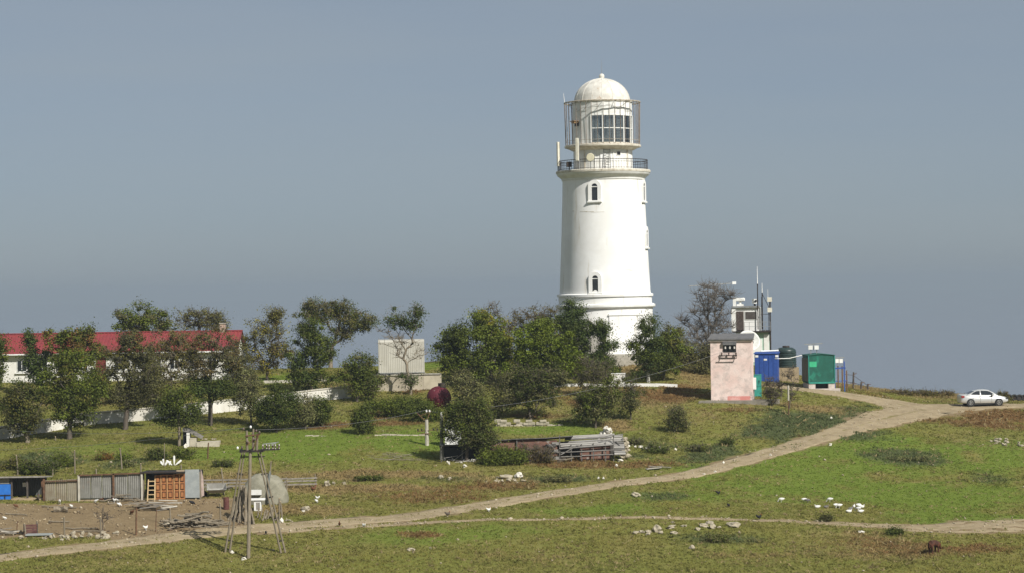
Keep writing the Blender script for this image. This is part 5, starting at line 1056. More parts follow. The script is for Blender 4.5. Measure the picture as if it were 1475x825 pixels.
# ------------------------------------------------------------------ ruined shed in the middle
b = G(765, 663); k = b.y/F; t = RU = thing('ruined_shed', 'long collapsed shed with grey plank roof and red brown wall', 'ruin', b, rad(1.0)); X = lambda px: (px-765)*k
zz = lambda py, px: (663-py)*k-(px-765)*.0157*k*0+0
brick = M('red_plaster', (.20,.105,.075), (.15,.08,.06), scale=1.8, bump=.5, col3=(.34,.30,.26), scale3=1.5, lo3=.58, hi3=.68)
grw = M('silver_planks', (.30,.285,.26), (.17,.16,.145), scale=2.2, stretch=(.5,4,4), bump=.4)
for i, (x0_, x1_, hz) in enumerate(((690,717,1.45),(717.3,745,1.55),(745.3,772,1.6),(772.3,803,1.55))): mb = MB(); mb.box(X(x0_), X(x1_), .1, .35, -.6, hz); mb.build('wall_panel', brick, t)
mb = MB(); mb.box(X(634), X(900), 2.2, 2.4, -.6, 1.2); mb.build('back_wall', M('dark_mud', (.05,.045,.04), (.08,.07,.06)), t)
mb = MB(); mb.box(X(634), X(690), .9, 1.0, -.5, 1.0); mb.build('left_bay_shade', dark, t)  # black sheet in place of the unlit interior of the left bay
for x0_, x1_, z0_, z1_ in ((633,668,1.25,1.32),(660,700,1.42,1.45),(695,742,1.58,1.66),(738,790,1.68,1.72),(785,826,1.72,1.85)):
    mb = MB(); mb.add([(X(x0_),-.15,z0_),(X(x1_),-.1,z1_),(X(x1_),2.3,z1_-.3),(X(x0_),2.3,z0_-.3),(X(x0_),-.15,z0_+.06),(X(x1_),-.1,z1_+.06),(X(x1_),2.3,z1_-.23),(X(x0_),2.3,z0_-.23)], [(3,2,1,0),(4,5,6,7),(0,1,5,4),(1,2,6,5),(2,3,7,6),(3,0,4,7)]); mb.build('roof_sheet', M('tar_sheet', (.07,.068,.065), (.16,.15,.14), scale=2), t)
for px, hz in ((636,1.2),(666,1.35),(690,1.5),(745,1.6),(806.5,1.95),(823,1.2),(838,1.25),(855,1.3),(872.5,1.35),(884,1.9)): mb = MB(); mb.bar((X(px),-.06,-.4),(X(px),-.03,hz), .08); mb.build('post', M('dark_planks', (.16,.15,.135), (.10,.095,.085), scale=2.2, stretch=(.5,4,4), bump=.4), t)
PLK = [grw, M('dark_planks', (.16,.15,.135), (.10,.095,.085), scale=2.2, stretch=(.5,4,4), bump=.4), M('light_planks', (.40,.38,.34), (.27,.255,.23), scale=2.2, stretch=(.5,4,4), bump=.4)]
for i in range(10):   # plank roof sloping to the front
    f_ = i/9; y = 1.6*(1-f_); z = 1.80-f_*.74; xa = X(818-f_*16+random.uniform(-5,5)); xb = X(886.5+random.uniform(-1.5,1)); mb = MB(); mb.bar((xa,y-.1,z-.06+random.uniform(-.09,.07)),(xb+X(765+random.uniform(-6,2)),y-.1,z+.10+random.uniform(-.06,.05)), .17, .04, up=(0,-.45,.9)); mb.build('plank', random.choice(PLK), t)
for i in range(9):
    f_ = i/8; y = 1.3*(1-f_)-.35; z = 1.66-f_*1.25; mb = MB(); mb.bar((X(885),y,z+.05),(X(899+f_*2+random.uniform(-.5,.3)),y,z+.06+random.uniform(-.02,.02)), .2, .035, up=(0,-.6,.8)); mb.build('plank', random.choice(PLK), t)
for a_, b_ in (((808,.62),(884,.75)),((808,.28),(838,.30)),((838,.36),(900,.42)),((808,.45),(832,1.15)),((820,1.0),(834,1.15)),((868,1.7),(884,1.95)),((884,1.85),(898,1.95)),((897,1.9),(898,1.4))): mb = MB(); mb.bar((X(a_[0]),-.12,a_[1]),(X(b_[0]),-.12,b_[1]), .08, .06); mb.build('beam', grw, t)
for a_, b_ in (((652,.1),(678,1.1)),((640,.35),(660,.5)),((703,1.1),(722,1.5)),((787,1.5),(800,.9))): mb = MB(); mb.bar((X(a_[0]),-.25,a_[1]),(X(b_[0]),-.2,b_[1]), .09, .04); mb.build('fallen_plank', grw, t)
for x0_, x1_, z0_, m_ in ((790,806,.25,grw),(794,805,.6,grw),(788,803,.9,M('tar_sheet', (.07,.068,.065))),(796,808,1.15,grw)): mb = MB(); mb.box(X(x0_), X(x1_), -.05, .05, z0_, z0_+.22, Matrix.Rotation(random.uniform(-.1,.1),4,'Y')); mb.build('loose_sheet', m_, t)
mb = MB(); mb.box(X(836), X(880), .25, .32, -.2, 1.2); mb.build('inner_wall', brick, t)
# low limestone wall remains, built of single stones
RM = [rock_mesh('stone_mesh', 60+i, 2, .75) for i in range(6)]
for m_ in RM: m_.materials.append(stone_m)
RW = [rock_mesh('white_stone_mesh', 80+i, 2, .75) for i in range(6)]
for m_ in RW: m_.materials.append(white_stone)
def block_row(name, label, px0, px1, py, n, rows, sz, mats=stone_m):
    pts = [G(px0+(px1-px0)*i/n, py) for i in range(n+1)]; t = thing(name, label, 'wall', pts[0])
    for r in range(rows):
        for i in range(n):
            if r and random.random() < (.5 if r == rows-1 else .08): continue
            a, b_ = pts[i], pts[i+1]; w_ = (b_-a).length; m2 = MB(); h_ = sz*random.uniform(.85,1.1); m2.box(-.02, w_+.01, random.uniform(-.07,.05), .45, 0, h_)
            o = m2.build('stone', mats, t); o.location = a-pts[0]+Vector((w_*.45*(r % 2)+random.uniform(-.06,.06),0,-.15+r*sz*.95)); o.rotation_euler = (random.uniform(-.04,.04), random.uniform(-.05,.05), random.uniform(-.08,.08)); md = o.modifiers.new('b', 'BEVEL'); md.width = .05; md.segments = 2
    return t
block_row('stone_wall', 'low remains of a pale limestone wall behind the ruined shed', 712, 786, 613.5, 8, 3, .24, M('pale_wall_stone', (.42,.37,.28), (.29,.26,.19), scale=2, bump=.5, bscale=6))
block_row('stone_wall', 'short broken end of the limestone wall right of the gap', 788, 810, 613, 3, 2, .26, MATS['pale_wall_stone'])
block_row('stone_kerb', 'line of pale kerb stones along the back of the meadow', 540, 612, 627, 7, 1, .25, MATS['pale_wall_stone'])
block_row('stone_kerb', 'short line of pale stones in front of the rust coloured weeds', 440, 470, 628, 3, 1, .22, MATS['pale_wall_stone'])
for i in range(22):
    px = random.uniform(640, 812); p = G(px, 664+random.uniform(-2,2)); L_ = random.uniform(.7,2.2); place('board', random.choice(BOARD), (p.x, p.y, p.z+.06+.4*random.random()*(px > 780)), (L_, random.uniform(.8,1.6), 1.5), (random.uniform(-.3,.3), random.uniform(-.25,.25), random.gauss(0,.35)), 'weathered board fallen along the foot of the ruined shed', 'board', 'boards fallen along the ruined shed')
# whitewashed wall fragment behind the tree at the left end of the ruin
b = G(668, 655); b.y += 3.2; b.z = H(b.x, b.y); k = b.y/F; t = thing('wall_fragment', 'bright whitewashed wall fragment showing through the tree by the ruined shed', 'wall', b); X = lambda px: (px-668)*k; zz = lambda py: UP(668, py, b.y).z-b.z
mb = MB(); mb.prism([(X(640),-.4),(X(664),-.4),(X(663),zz(615)),(X(655),zz(606)),(X(646),zz(603)),(X(640),zz(609))], 0, .35); mb.build('tall_piece', white, t)
mb = MB(); mb.prism([(X(664.3),-.4),(X(706),-.4),(X(704),zz(637)),(X(690),zz(632)),(X(680),zz(635)),(X(664.3),zz(628))], .02, .33); mb.build('low_piece', white, t)
# left ruin: concrete doorway and slab
b = G(287, 643); k = b.y/F; t = thing('concrete_ruin', 'small ruined concrete shelter with dark doorway on the slope', 'ruin', b, rad(4)); X = lambda px: (px-287)*k; rc = M('ruin_concrete', (.50,.45,.35), (.38,.34,.26), scale=2, bump=.4)
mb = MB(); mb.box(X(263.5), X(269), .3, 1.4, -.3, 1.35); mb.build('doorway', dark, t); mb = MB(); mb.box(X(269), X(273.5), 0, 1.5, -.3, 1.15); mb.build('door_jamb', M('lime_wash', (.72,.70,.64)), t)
mb = MB(); mb.prism([(X(263),1.3),(X(263.5),1.5),(X(270),1.5),(X(292),.75),(X(290),.62),(X(273),1.15)], .1, 1.6); mb.build('sloped_roof', M('roof_slate', (.16,.15,.14), (.24,.22,.19)), t)
mb = MB(); mb.box(X(273.7), X(283), -.05, 1.2, -.3, .72); mb.build('wall', rc, t); mb = MB(); mb.box(X(283.2), X(316), -.12, 1.6, -.35, .38); mb.build('slab', rc, t)
for i in range(7): p = G(random.uniform(290,314), 640); place('stone', random.choice(RM), p-b+Vector((0,.5,.42)), (.25,.2,.15), (0,0,random.random()*6), parent=t)
# ------------------------------------------------------------------ stones
def stone(px, py, wpx, hpx, label, group=None, white_=False, sink=.25):
    p = G(px, py); k = p.y/F; h_ = hpx*k*1.25; me = random.choice(RW if white_ else RM)
    return place('stone', me, (p.x, p.y, p.z+h_*.28), (wpx*k*1.0, wpx*k*.8, h_*1.3), (random.uniform(-.15,.15), random.uniform(-.15,.15), random.uniform(0,6.28)), label, 'stone', group)
for px, py, w_, h_ in ((915,768,9,4.5),(924,767,9,4.5),(934,766,10,4),(933,770,9,4.5),(946,765,15,10),(951,768,8,4),(966,760,16,4.5),(971,768,11,4),(969,753,7,3),(985,758,9,3)): stone(px, py, w_, h_, 'grey stone in the left cluster on the lower meadow', 'left stone cluster on the lower meadow')
for px, py, w_, h_ in ((1005,763,8,4),(1014,758,14,5),(1027,761,10,8),(1022,753,15,3),(1036,760,6,3)): stone(px, py, w_, h_, 'grey stone in the middle cluster on the lower meadow', 'middle stone cluster on the lower meadow')
for px, py, w_, h_, lab, wh in ((1056,757,24,6.5,'long flat grey boulder right of the stone clusters',0),(916,714,13,6,'tan boulder on the grass below the track',0),(997,790,8,5,'tan stone at the lower edge of the meadow',0),(1241,767,9,3.5,'flat white stone right of the geese',1),(592,793,11,5,'pale stone in the grass below the track',0),(620,790,5,3,'small pale stone right of a larger one below the track',0),
        (440,735,14,7,'pale flat boulder right of the tarpaulin dome',0),(437,737,5,3,'small white stone under the pale boulder',1),(471,700,12,9,'tan boulder at the end of the rail fence',0),(496,697,5,4,'small round pale stone near the rail fence end',0),(481,697,5,4,'small stone between two pale stones by the fence end',0),
        (1196,641,5,3,'lone white stone at the lower end of the dark weeds',1),(1197,603,5,3,'white stone in the tall grass below the kiosk',1),(405,752,9,6,'white stone at the foot of the dome corner stakes',1),(415,750,9,3,'flat stone right of the dome corner stakes',0),(334,797,6,4,'white stone by the left foot of the wooden tower',1),(351,806,8,4,'white stone by the middle foot of the wooden tower',1),
        (300,757,7,5,'pale stone right of the firewood heap',1),(240,757,9,5,'pale stone left of the firewood heap',0),(731,688,20,6,'flat rubble slab below the ruined shed',0),(748,687,12,7,'pale stone on the flat rubble below the ruined shed',1),(636,689,8,5,'stone on the weedy bank below the brush heap',0),(648,691,6,5,'pale stone right of another on the weedy bank',0),(267,645,7,6,'pale stone before the dark doorway of the ruin',1)):
    stone(px, py, w_, h_, lab, None, wh)
for i in range(14): stone(random.uniform(104,192), 772+random.uniform(-4,4), random.uniform(5,10), random.uniform(4,7), 'tan stone in the row along the front of the yard', 'stones along the front of the yard')
for i in range(9): stone(random.uniform(24,98), 776+random.uniform(-3,3), random.uniform(5,10), random.uniform(3,6), 'tan stone in the row at the left front of the yard', 'stones at the left front of the yard')
for i in range(16): stone(1436+random.gauss(12,14), 638+random.gauss(0,3), random.uniform(3,8), random.uniform(2,4), 'grey stone in the rubble patch at the right edge', 'rubble patch at the right edge')
for i in range(14): stone(random.gauss(735,14), 692+random.gauss(0,2.5), random.uniform(3,8), random.uniform(2,4), 'small grey stone scattered around the flat rubble slab', 'rubble below the ruined shed')
for i in range(14): stone(random.uniform(640,700), 664+random.gauss(0,2.5), random.uniform(3,7), random.uniform(2,4.5), 'white rubble stone at the left foot of the ruined shed', 'rubble at the left foot of the ruined shed', True)
for px, py, w_, h_ in ((866,655,5,3),(893,664,9,3.5),(850,659,6,3),(888,671,5,3),(862,690,4,3.5),(869,690,4,3.5),(905,643,5,3),(915,644,4,3),(923,645,8,4),(931,646,5,3),(950,645,4,3),(973,648,4,3),(1042,667,4,3),(1030,680,5,2.5),(1014,683,5,2.5),(1110,656,4,3)): stone(px, py, w_, h_, 'small white stone on the grass around the ruined shed end', 'white stones near the ruined shed end', True)
hc = UP(874, 640, RU.location.y+3.3); hg = H(hc.x, hc.y); ht_ = UP(874, 613, hc.y).z-hg
for i in range(70):     # heap standing on the ground behind the shed
    z_ = ht_*(random.random()**1.2)*.93; r_ = 1.25*(1-z_/ht_)**.8*random.uniform(.3,1.); a_ = random.uniform(0,6.28); sc_ = random.uniform(.4,.75)*(1-.35*z_/ht_)
    place('stone', random.choice(RW), (hc.x+r_*math.cos(a_), hc.y+r_*math.sin(a_), hg+z_), (sc_,sc_*.9,sc_), (random.random(),random.random(),random.random()*6), 'white limestone block in the heap behind the plank roof', 'stone', 'white stone heap behind the plank roof')
for px, py in ((897,652),(903,648),(899,640),(904,656),(900,632),(901,644),(902,638),(898,657),(899,649)): p = G(px, 657); p = UP(px, py, RU.location.y+.8); place('stone', random.choice(RM), p, (.5,.45,.45), (0,0,random.random()*6), 'tan stone block at the right gable end of the ruined shed', 'stone', 'stones of the ruined shed gable')
# ------------------------------------------------------------------ birds and calf
def skin_mesh(name, verts, edges, radii, mat, parent, root=0, sub=2):
    me = bpy.data.meshes.new(name); me.from_pydata(verts, edges, []); o = link(name, me, mat, parent)
    sk_ = o.modifiers.new('skin', 'SKIN'); sk_.use_smooth_shade = True
    for v, r in zip(me.skin_vertices[0].data, radii): v.radius = r if hasattr(r, '__len__') else (r, r)
    me.skin_vertices[0].data[root].use_root = True
    s_ = o.modifiers.new('sub', 'SUBSURF'); s_.levels = sub; s_.render_levels = sub; return o
def bird_mesh(kind, pose):
    mb = MB()
    if kind == 'goose':
        if pose == 'graze': path = [(-.36,.40),(-.26,.37),(-.1,.33),(.08,.32),(.2,.33),(.28,.27),(.33,.16),(.38,.06),(.44,.03)]; rr = [.02,.09,.16,.165,.12,.065,.045,.045,.02]
        elif pose == 'sit': path = [(-.36,.26),(-.26,.23),(-.1,.19),(.08,.18),(.2,.20),(.25,.27),(.22,.34),(.28,.37),(.35,.35)]; rr = [.02,.09,.16,.17,.12,.06,.045,.05,.015]
        else: path = [(-.38,.42),(-.26,.38),(-.1,.34),(.08,.34),(.2,.38),(.26,.5),(.27,.62),(.32,.68),(.40,.66)]; rr = [.02,.09,.16,.165,.11,.055,.045,.05,.015]
        leg_ = 0 if pose == 'sit' else .22
    else:
        if pose == 'peck': path = [(-.27,.40),(-.2,.34),(-.1,.27),(.02,.24),(.12,.22),(.18,.15),(.22,.09),(.26,.05)]; rr = [.05,.075,.12,.13,.1,.06,.045,.01]
        else: path = [(-.27,.44),(-.2,.36),(-.1,.27),(.02,.25),(.11,.29),(.15,.38),(.17,.44),(.24,.43)]; rr = [.05,.075,.12,.135,.10,.06,.045,.01]
        leg_ = .16
    mb.tube([(x, 0, z) for x, z in path], rr, 10, sx=.85)
    if leg_:
        for s in (-.06, .06): mb.tube([(.0,s,leg_+.05),(.01,s,leg_*.5),(0,s,.0)], [.03,.014,.014], 5); mb.bar((-.02,s,.012),(.07,s,.012), .05, .02)
    return mb.mesh(kind+'_body', smooth=True)
def feather(name, c): return M(name, c, tuple(v*.7 for v in c), scale=9, rough=.8)
BM = {}
def bird(kind, px, py, pose, col, face, label, group, scale=1., dz=0., loc=None):
    key = (kind, pose, col)
    cols = {'white': (.80,.79,.74), 'black': (.016,.016,.018), 'brown': (.13,.055,.025), 'grey': (.16,.15,.14), 'pied': (.10,.08,.06)}
    if key not in BM: m_ = bird_mesh(kind, pose); m_.materials.append(feather('feather_'+col, cols[col])); BM[key] = m_
    b = loc or G(px, py); b = Vector(b); b.z += dz; t = thing(kind, label, kind if kind == 'goose' else 'chicken', b, face, group); t.scale = ((scale if kind == 'goose' else scale*.68),)*3
    link('body', BM[key], None, t)
    pk = ('beak', kind, pose)
    if pk not in BM:
        tip = {('goose','graze'):(.44,.03),('goose','sit'):(.35,.35),('goose','stand'):(.40,.66),('hen','peck'):(.26,.05),('hen','stand'):(.24,.43)}[(kind,pose)]
        m2 = MB(); m2.tube([(tip[0]-.02,0,tip[1]),(tip[0]+.05,0,tip[1]-.015)], [.022,.008], 6); BM[pk] = m2.mesh('beak'); BM[pk].materials.append(M('orange_beak', (.5,.2,.04)))
        if kind == 'hen': m2 = MB(); m2.prism([(tip[0]-.1,tip[1]+.03),(tip[0]-.02,tip[1]+.03),(tip[0]-.02,tip[1]+.07),(tip[0]-.05,tip[1]+.06),(tip[0]-.07,tip[1]+.085),(tip[0]-.1,tip[1]+.06)], -.01, .01); BM[('comb',pose)] = m2.mesh('comb'); BM[('comb',pose)].materials.append(M('red_comb', (.4,.03,.025)))
    link('beak', BM[pk], None, t)
    if kind == 'hen': link('comb', BM[('comb',pose)], None, t)
    return t
FL = 'white geese grazing on the meadow'
for px, py, pose, f_, lab in ((1125.5,722.5,'graze',3.0,'white goose farthest left of the flock on the meadow'),(1159,723,'graze',.1,'white goose second from the left in the flock'),(1195.5,722.5,'graze',2.9,'upper white goose in the middle of the flock'),(1177.5,731.5,'sit',3.3,'lower white goose in the middle of the flock'),
        (1204.5,731,'graze',.4,'left goose of the touching pair in the flock'),(1209,731.5,'graze',3.2,'right goose of the touching pair in the flock'),(1223,738,'sit',.2,'lone white goose just below the tight group'),(1230,731,'sit',1.2,'leftmost goose of the tight group'),
        (1237,731,'graze',.3,'topmost goose of the tight group'),(1241,731.5,'sit',0.,'upper right goose of the tight group'),(1236,736,'graze',2.6,'middle goose of the tight group'),(1240,738,'sit',3.3,'lowest goose of the tight group')): bird('goose', px, py, pose, 'white', f_, lab, FL, .66)
bird('goose', 1190, 731.5, 'sit', 'grey', .3, 'grey goose lying between the white ones', 'dark geese of the meadow flock', .6); bird('goose', 1163, 723.5, 'graze', 'grey', .2, 'grey goose right behind a white one', 'dark geese of the meadow flock', .6); bird('goose', 1225.5, 737, 'stand', 'grey', .6, 'grey goose beside the tight white group', 'dark geese of the meadow flock', .7)
CH = 'chickens roaming the slope'
for px, py, pose, col, f_, lab, sc in ((1035,712.5,'stand','black',.1,'black hen on the grass just below the track',1.),(1049.5,730,'peck','black',1.,'dark hen pecking between two other black hens',1.),(1093.5,748,'stand','black',.2,'black hen standing on the narrow footpath',1.15),(645,743.5,'stand','pied',.2,'pied rooster standing on the dirt track',1.1),
        (489,758,'stand','brown',1.7,'brown hen seen from behind at the track edge',1.1),(524,760,'stand','white',2.2,'white hen at the lower edge of the track',1.),(704,737,'stand','white',.2,'white hen on the grass right below the track',1.),(383,770,'stand','black',1.5,'dark hen between the wooden tower legs',.9),
        (457,720,'stand','white',2.8,'upper white hen on the grass right of the dome',1.),(456,724,'peck','white',1.,'lower white hen on the grass right of the dome',1.),(277,727,'peck','black',.2,'black hen pecking in front of the zinc sheet',1.2),(293,715,'stand','black',1.2,'dark hen at the right corner of the lean-to',1.),
        (210,763,'stand','white',.4,'white hen standing by the rod post in the yard',1.),(190,741,'peck','brown',2.4,'brown hen beside the board stack',1.25),(130,718,'stand','white',2.6,'white hen stretching up by the corrugated sheets',1.1),(138,724,'peck','white',2.8,'white hen pecking below the corrugated sheets',1.),
        (165,723,'stand','white',2.9,'left white hen by the stick heap',1.),(169,722,'peck','white',.2,'right white hen by the stick heap',.9),(172,729,'peck','white',.4,'white hen in front of the stick heap',1.),(103,732,'peck','white',1.2,'white hen right of the dark log in the yard',1.1),(86,726,'stand','white',2.,'white hen behind the dark log in the yard',1.1),
        (55,721,'stand','pied',1.5,'pied rooster in the mouth of the open shed',1.3),(23,731,'peck','brown',.2,'brown hen near the foot of the blue door',1.),(7,748,'peck','white',.2,'white hen at the far left of the yard',.8),(153,722,'peck','black',.2,'black hen below the middle sheets',1.),(146,722,'peck','brown',3.,'brown hen below the middle sheets',1.),(452,707,'stand','brown',.6,'reddish hen at the end of the rail fence',1.2)):
    bird('hen', px, py, pose, col, f_, lab, CH, sc)
b = G(88, 737); lean_log(b+Vector((-.5,0,.2)), b+Vector((.45,.1,.22)), .2, 'thick dark log lying in the middle of the yard', None)
# calf
b = G(1345.5, 797.5); k = b.y/F; t = thing('calf', 'small dark brown calf grazing in the dry grass at the lower right', 'calf', b, rad(48)); fur = M('brown_hide', (.105,.036,.018), (.045,.02,.012), scale=4, rough=.8)
t.scale = (1.12,)*3
V_ = [(-.36,0,.62),(-.15,0,.64),(.12,0,.62),(.32,0,.60),(.50,0,.50),(.62,0,.36),(.74,0,.25), (-.36,.1,.42),(-.32,.1,.24),(-.36,.1,.03), (-.36,-.1,.42),(-.32,-.1,.24),(-.36,-.1,.03), (.30,.1,.40),(.31,.1,.22),(.30,.1,.03), (.30,-.1,.40),(.31,-.1,.22),(.30,-.1,.03), (-.44,0,.60),(-.47,0,.40), (.56,.10,.46),(.56,-.10,.46)]
E_ = [(0,1),(1,2),(2,3),(3,4),(4,5),(5,6),(0,7),(7,8),(8,9),(0,10),(10,11),(11,12),(3,13),(13,14),(14,15),(3,16),(16,17),(17,18),(0,19),(19,20),(4,21),(4,22)]
Rr = [.17,.19,.19,.17,.095,.085,.05,.085,.045,.035,.085,.045,.035,.07,.045,.035,.07,.045,.035,.03,.025,.03,.03]
skin_mesh('body', V_, E_, Rr, fur, t, 1); mb = MB(); mb.sphere((.755,0,.245), .045, 10, 8); mb.build('muzzle', M('dark_muzzle', (.04,.025,.02)), t, smooth=True)

# ------------------------------------------------------------------ trees and bushes
bark = M('bark', (.13,.105,.08), (.085,.07,.055), scale=4, stretch=(3,3,.7), bump=.4); bark_pale = M('pale_bark', (.24,.20,.14), (.17,.14,.10), scale=4, stretch=(3,3,.7)); bark_grey = M('grey_bark', (.17,.15,.125), (.12,.105,.09), scale=4)
bark_white = M('limed_bark', (.6,.58,.54), (.42,.4,.36), scale=4)
PAL = {'dark': ((0.046,0.064,0.011),(0.101,0.118,0.02)), 'green': ((0.069,0.095,0.011),(0.147,0.171,0.02)), 'bright': ((0.086,0.126,0.009),(0.19,0.229,0.02)), 'yellow': ((0.163,0.16,0.013),(0.337,0.273,0.024)), 'olive': ((0.082,0.084,0.017),(0.165,0.148,0.03)),
       'silver': ((0.114,0.126,0.048),(0.231,0.225,0.08)), 'brown': ((0.093,0.072,0.022),(0.17,0.126,0.036)), 'greybrown': ((0.069,0.071,0.027),(0.126,0.117,0.038)), 'pine': ((0.04,0.064,0.016),(0.093,0.125,0.024)), 'rustleaf': ((0.139,0.075,0.018),(0.239,0.133,0.029)), 'grey': ((0.102,0.104,0.039),(0.184,0.168,0.059))}
def frustums(segs, n=5):
    """segs: list of (p, q, rp, rq) -> verts, faces"""
    m = len(segs); P = np.array([s[0] for s in segs]); Q = np.array([s[1] for s in segs]); rp_ = np.array([s[2] for s in segs]); rq = np.array([s[3] for s in segs])
    d = Q-P; d /= np.linalg.norm(d, axis=1)[:, None]+1e-9; u = np.where(np.abs(d[:, 2:3]) < .9, np.array([[0,0,1.]]), np.array([[1.,0,0]])); x = np.cross(d, u); x /= np.linalg.norm(x, axis=1)[:, None]+1e-9; y = np.cross(d, x)
    V = np.zeros((m, 2, n, 3))
    for k in range(n):
        a = 2*math.pi*k/n; o = x*math.cos(a)+y*math.sin(a); V[:, 0, k] = P+o*rp_[:, None]; V[:, 1, k] = Q+o*rq[:, None]
    base = np.arange(m)[:, None]*2*n; k = np.arange(n)[None]; f = np.stack([base+k, base+(k+1) % n, base+n+(k+1) % n, base+n+k], -1).reshape(-1, 4); return V.reshape(-1, 3), f
def tree(name, label, base, lobes, clumps=60, leaves=70, size=.22, pal=(('green', 1.),), trunk=.16, bare=0., twigs=0, fork=.35, barkm=None, group=None, spread=.55, cat=None, D=None, seed=None, sub_trunks=1, hangs=0., lean=0.):
    seed = seed if seed is not None else abs(hash(label)) % 99999 if False else sum(ord(ch)*(i+3) for i, ch in enumerate(label)) % 99991
    r = np.random.default_rng(seed); px, py = base; clumps = int(clumps*1.45); leaves = int(leaves*1.8); size *= .77
    B = G(px, py) if D is None else W(px, D, py); Dd = B.y; k = Dd/F
    t = thing(name, label, cat or ('tree' if 'tree' in name else 'bush'), B, 0, group)
    lb_ = []
    lshare = []
    for lo5 in lobes:
        cx, cy_, rx, ry = lo5[:4]; lshare.append(lo5[4] if len(lo5) > 4 else 1.); rx *= 1.08; ry *= 1.08
        p = UP(cx, cy_, Dd)-B; lb_.append((p.x, r.uniform(-.15,.15)*rx*k, p.z, rx*k, .85*rx*k, ry*k))
    for q_ in range(len(lobes)+2):      # uneven outline: small outlying tufts of crown
        j_ = r.integers(len(lobes)); L0 = lb_[j_]; a_ = r.uniform(-.3, math.pi+.3); f_ = r.uniform(.22, .38)
        lb_.append((L0[0]+math.cos(a_)*L0[3]*.95, L0[1]+r.uniform(-.6,.6)*L0[4], L0[2]+math.sin(a_)*L0[5]*.95, L0[3]*f_, L0[4]*f_, L0[5]*f_)); lshare.append(lshare[j_])
    lb_ = np.array(lb_); area = lb_[:, 3]*lb_[:, 5]; pick = r.choice(len(lb_), clumps, p=area/area.sum()); q = r.normal(size=(clumps, 3)); q /= np.linalg.norm(q, axis=1)[:, None]; q *= (r.random(clumps)**(1/2.3))[:, None]*.92
    C = lb_[pick, :3]+q*lb_[pick, 3:6]; C[:, 2] = np.maximum(C[:, 2], .25)
    lo, hi = C[:, 2].min(), C[:, 2].max(); cen = C.mean(0)
    # skeleton
    nodes = [np.array([0, 0, -.4])]; par = [-1]; plen = [0.]; fz = max(.15, lo+(cen[2]-lo)*fork)
    for s_ in range(sub_trunks):
        off = r.normal(0, .12*fz, 2) if sub_trunks > 1 else np.zeros(2); last = 0
        for i in range(1, 4): nodes.append(np.array([lean*i/3+off[0]*i/3+cen[0]*.35*(i/3)**2+r.normal(0, .04), off[1]*i/3+cen[1]*.3*(i/3)**2, fz*i/3])); par.append(last); plen.append(plen[last]+fz/3); last = len(nodes)-1
    order = np.argsort(np.linalg.norm(C-np.array([cen[0]*.4, 0, fz]), axis=1)); leafnode = {}
    for ci in order:
        c_ = C[ci]; N_ = np.array(nodes); dv = c_-N_; dist = np.linalg.norm(dv, axis=1)+np.maximum(0, -dv[:, 2])*1.3+.38*np.array(plen); dist[0] += 3; j = int(np.argmin(dist)); p0 = N_[j]
        last = j; L_ = np.linalg.norm(c_-p0)
        for i in range(1, 4):
            f_ = i/3; nodes.append(p0+(c_-p0)*f_+r.normal(0, .035*L_, 3)*(i < 3)+np.array([0, 0, .06*L_*math.sin(math.pi*f_)])); par.append(last); plen.append(plen[last]+L_/3); last = len(nodes)-1
        leafnode[ci] = last
    cnt = np.zeros(len(nodes))
    for ci, n_ in leafnode.items():
        while n_ != -1: cnt[n_] += 1; n_ = par[n_]
    rad_ = np.maximum(trunk*(cnt/max(1, clumps))**.5, .014); rad_[0] = trunk*1.25
    segs = [(nodes[par[i]], nodes[i], min(rad_[par[i]], rad_[i]*1.5), rad_[i]) for i in range(1, len(nodes))]
    if twigs:
        for ci in range(clumps):
            for _ in range(twigs):
                d = r.normal(size=3); d[2] = abs(d[2])*.9+.1; d /= np.linalg.norm(d); L_ = r.uniform(.35, 1.0)*spread*1.5; p0 = C[ci]; p1 = p0+d*L_*.55; p2 = p1+(d+r.normal(0, .35, 3))*L_*.45
                segs += [(p0, p1, .02, .014), (p1, p2, .014, .007)]
    v, f = frustums(segs, 5); bm_ = barkm or bark
    if barkm is bark_white: bm_ = bark
    to = link('trunk', np_mesh('trunk', v, f, smooth=True), bm_, t)
    if barkm is bark_white: mb = MB(); mb.tube([(0,0,-.1),(lean*.2,0,1.1)], [trunk*1.35, trunk*1.2], 8); mb.build('limed_base', bark_white, to)
    act = np.nonzero((r.random(clumps) >= bare) & (r.random(clumps) < np.array(lshare)[pick]))[0]
    if len(act) and leaves:
        n = len(act)*leaves; ci = np.repeat(act, leaves); sp = spread*(.35+1.1*r.random(clumps))[ci]
        P = C[ci]+r.normal(0, 1, (n, 3))*sp[:, None]*np.array([.55, .55, .42]); P[:, 2] -= hangs*r.random(n)*sp; P[:, 2] = np.maximum(P[:, 2], .05)
        nrm = r.normal(size=(n, 3)); nrm[:, 2] = np.abs(nrm[:, 2])+.25; out = P-C[ci]; nrm += out/(np.linalg.norm(out, axis=1)[:, None]+.01)*.8; nrm /= np.linalg.norm(nrm, axis=1)[:, None]
        u = np.cross(nrm, r.normal(size=(n, 3))); u /= np.linalg.norm(u, axis=1)[:, None]+1e-9; w_ = np.cross(nrm, u); s_ = size*(.55+.9*r.random(n))[:, None]
        V = np.stack([P-u*s_*.5, P+w_*s_*.28+nrm*s_*.06, P+u*s_*.5, P-w_*s_*.28+nrm*s_*.06], 1).reshape(-1, 3)
        names, wt = zip(*pal); pi = r.choice(len(names), clumps, p=np.array(wt)/sum(wt)); A_ = np.array([PAL[n_][0] for n_ in names]); B_ = np.array([PAL[n_][1] for n_ in names]); mixv = r.random((n, 1))*.8+.2*r.random((clumps, 1))[ci]
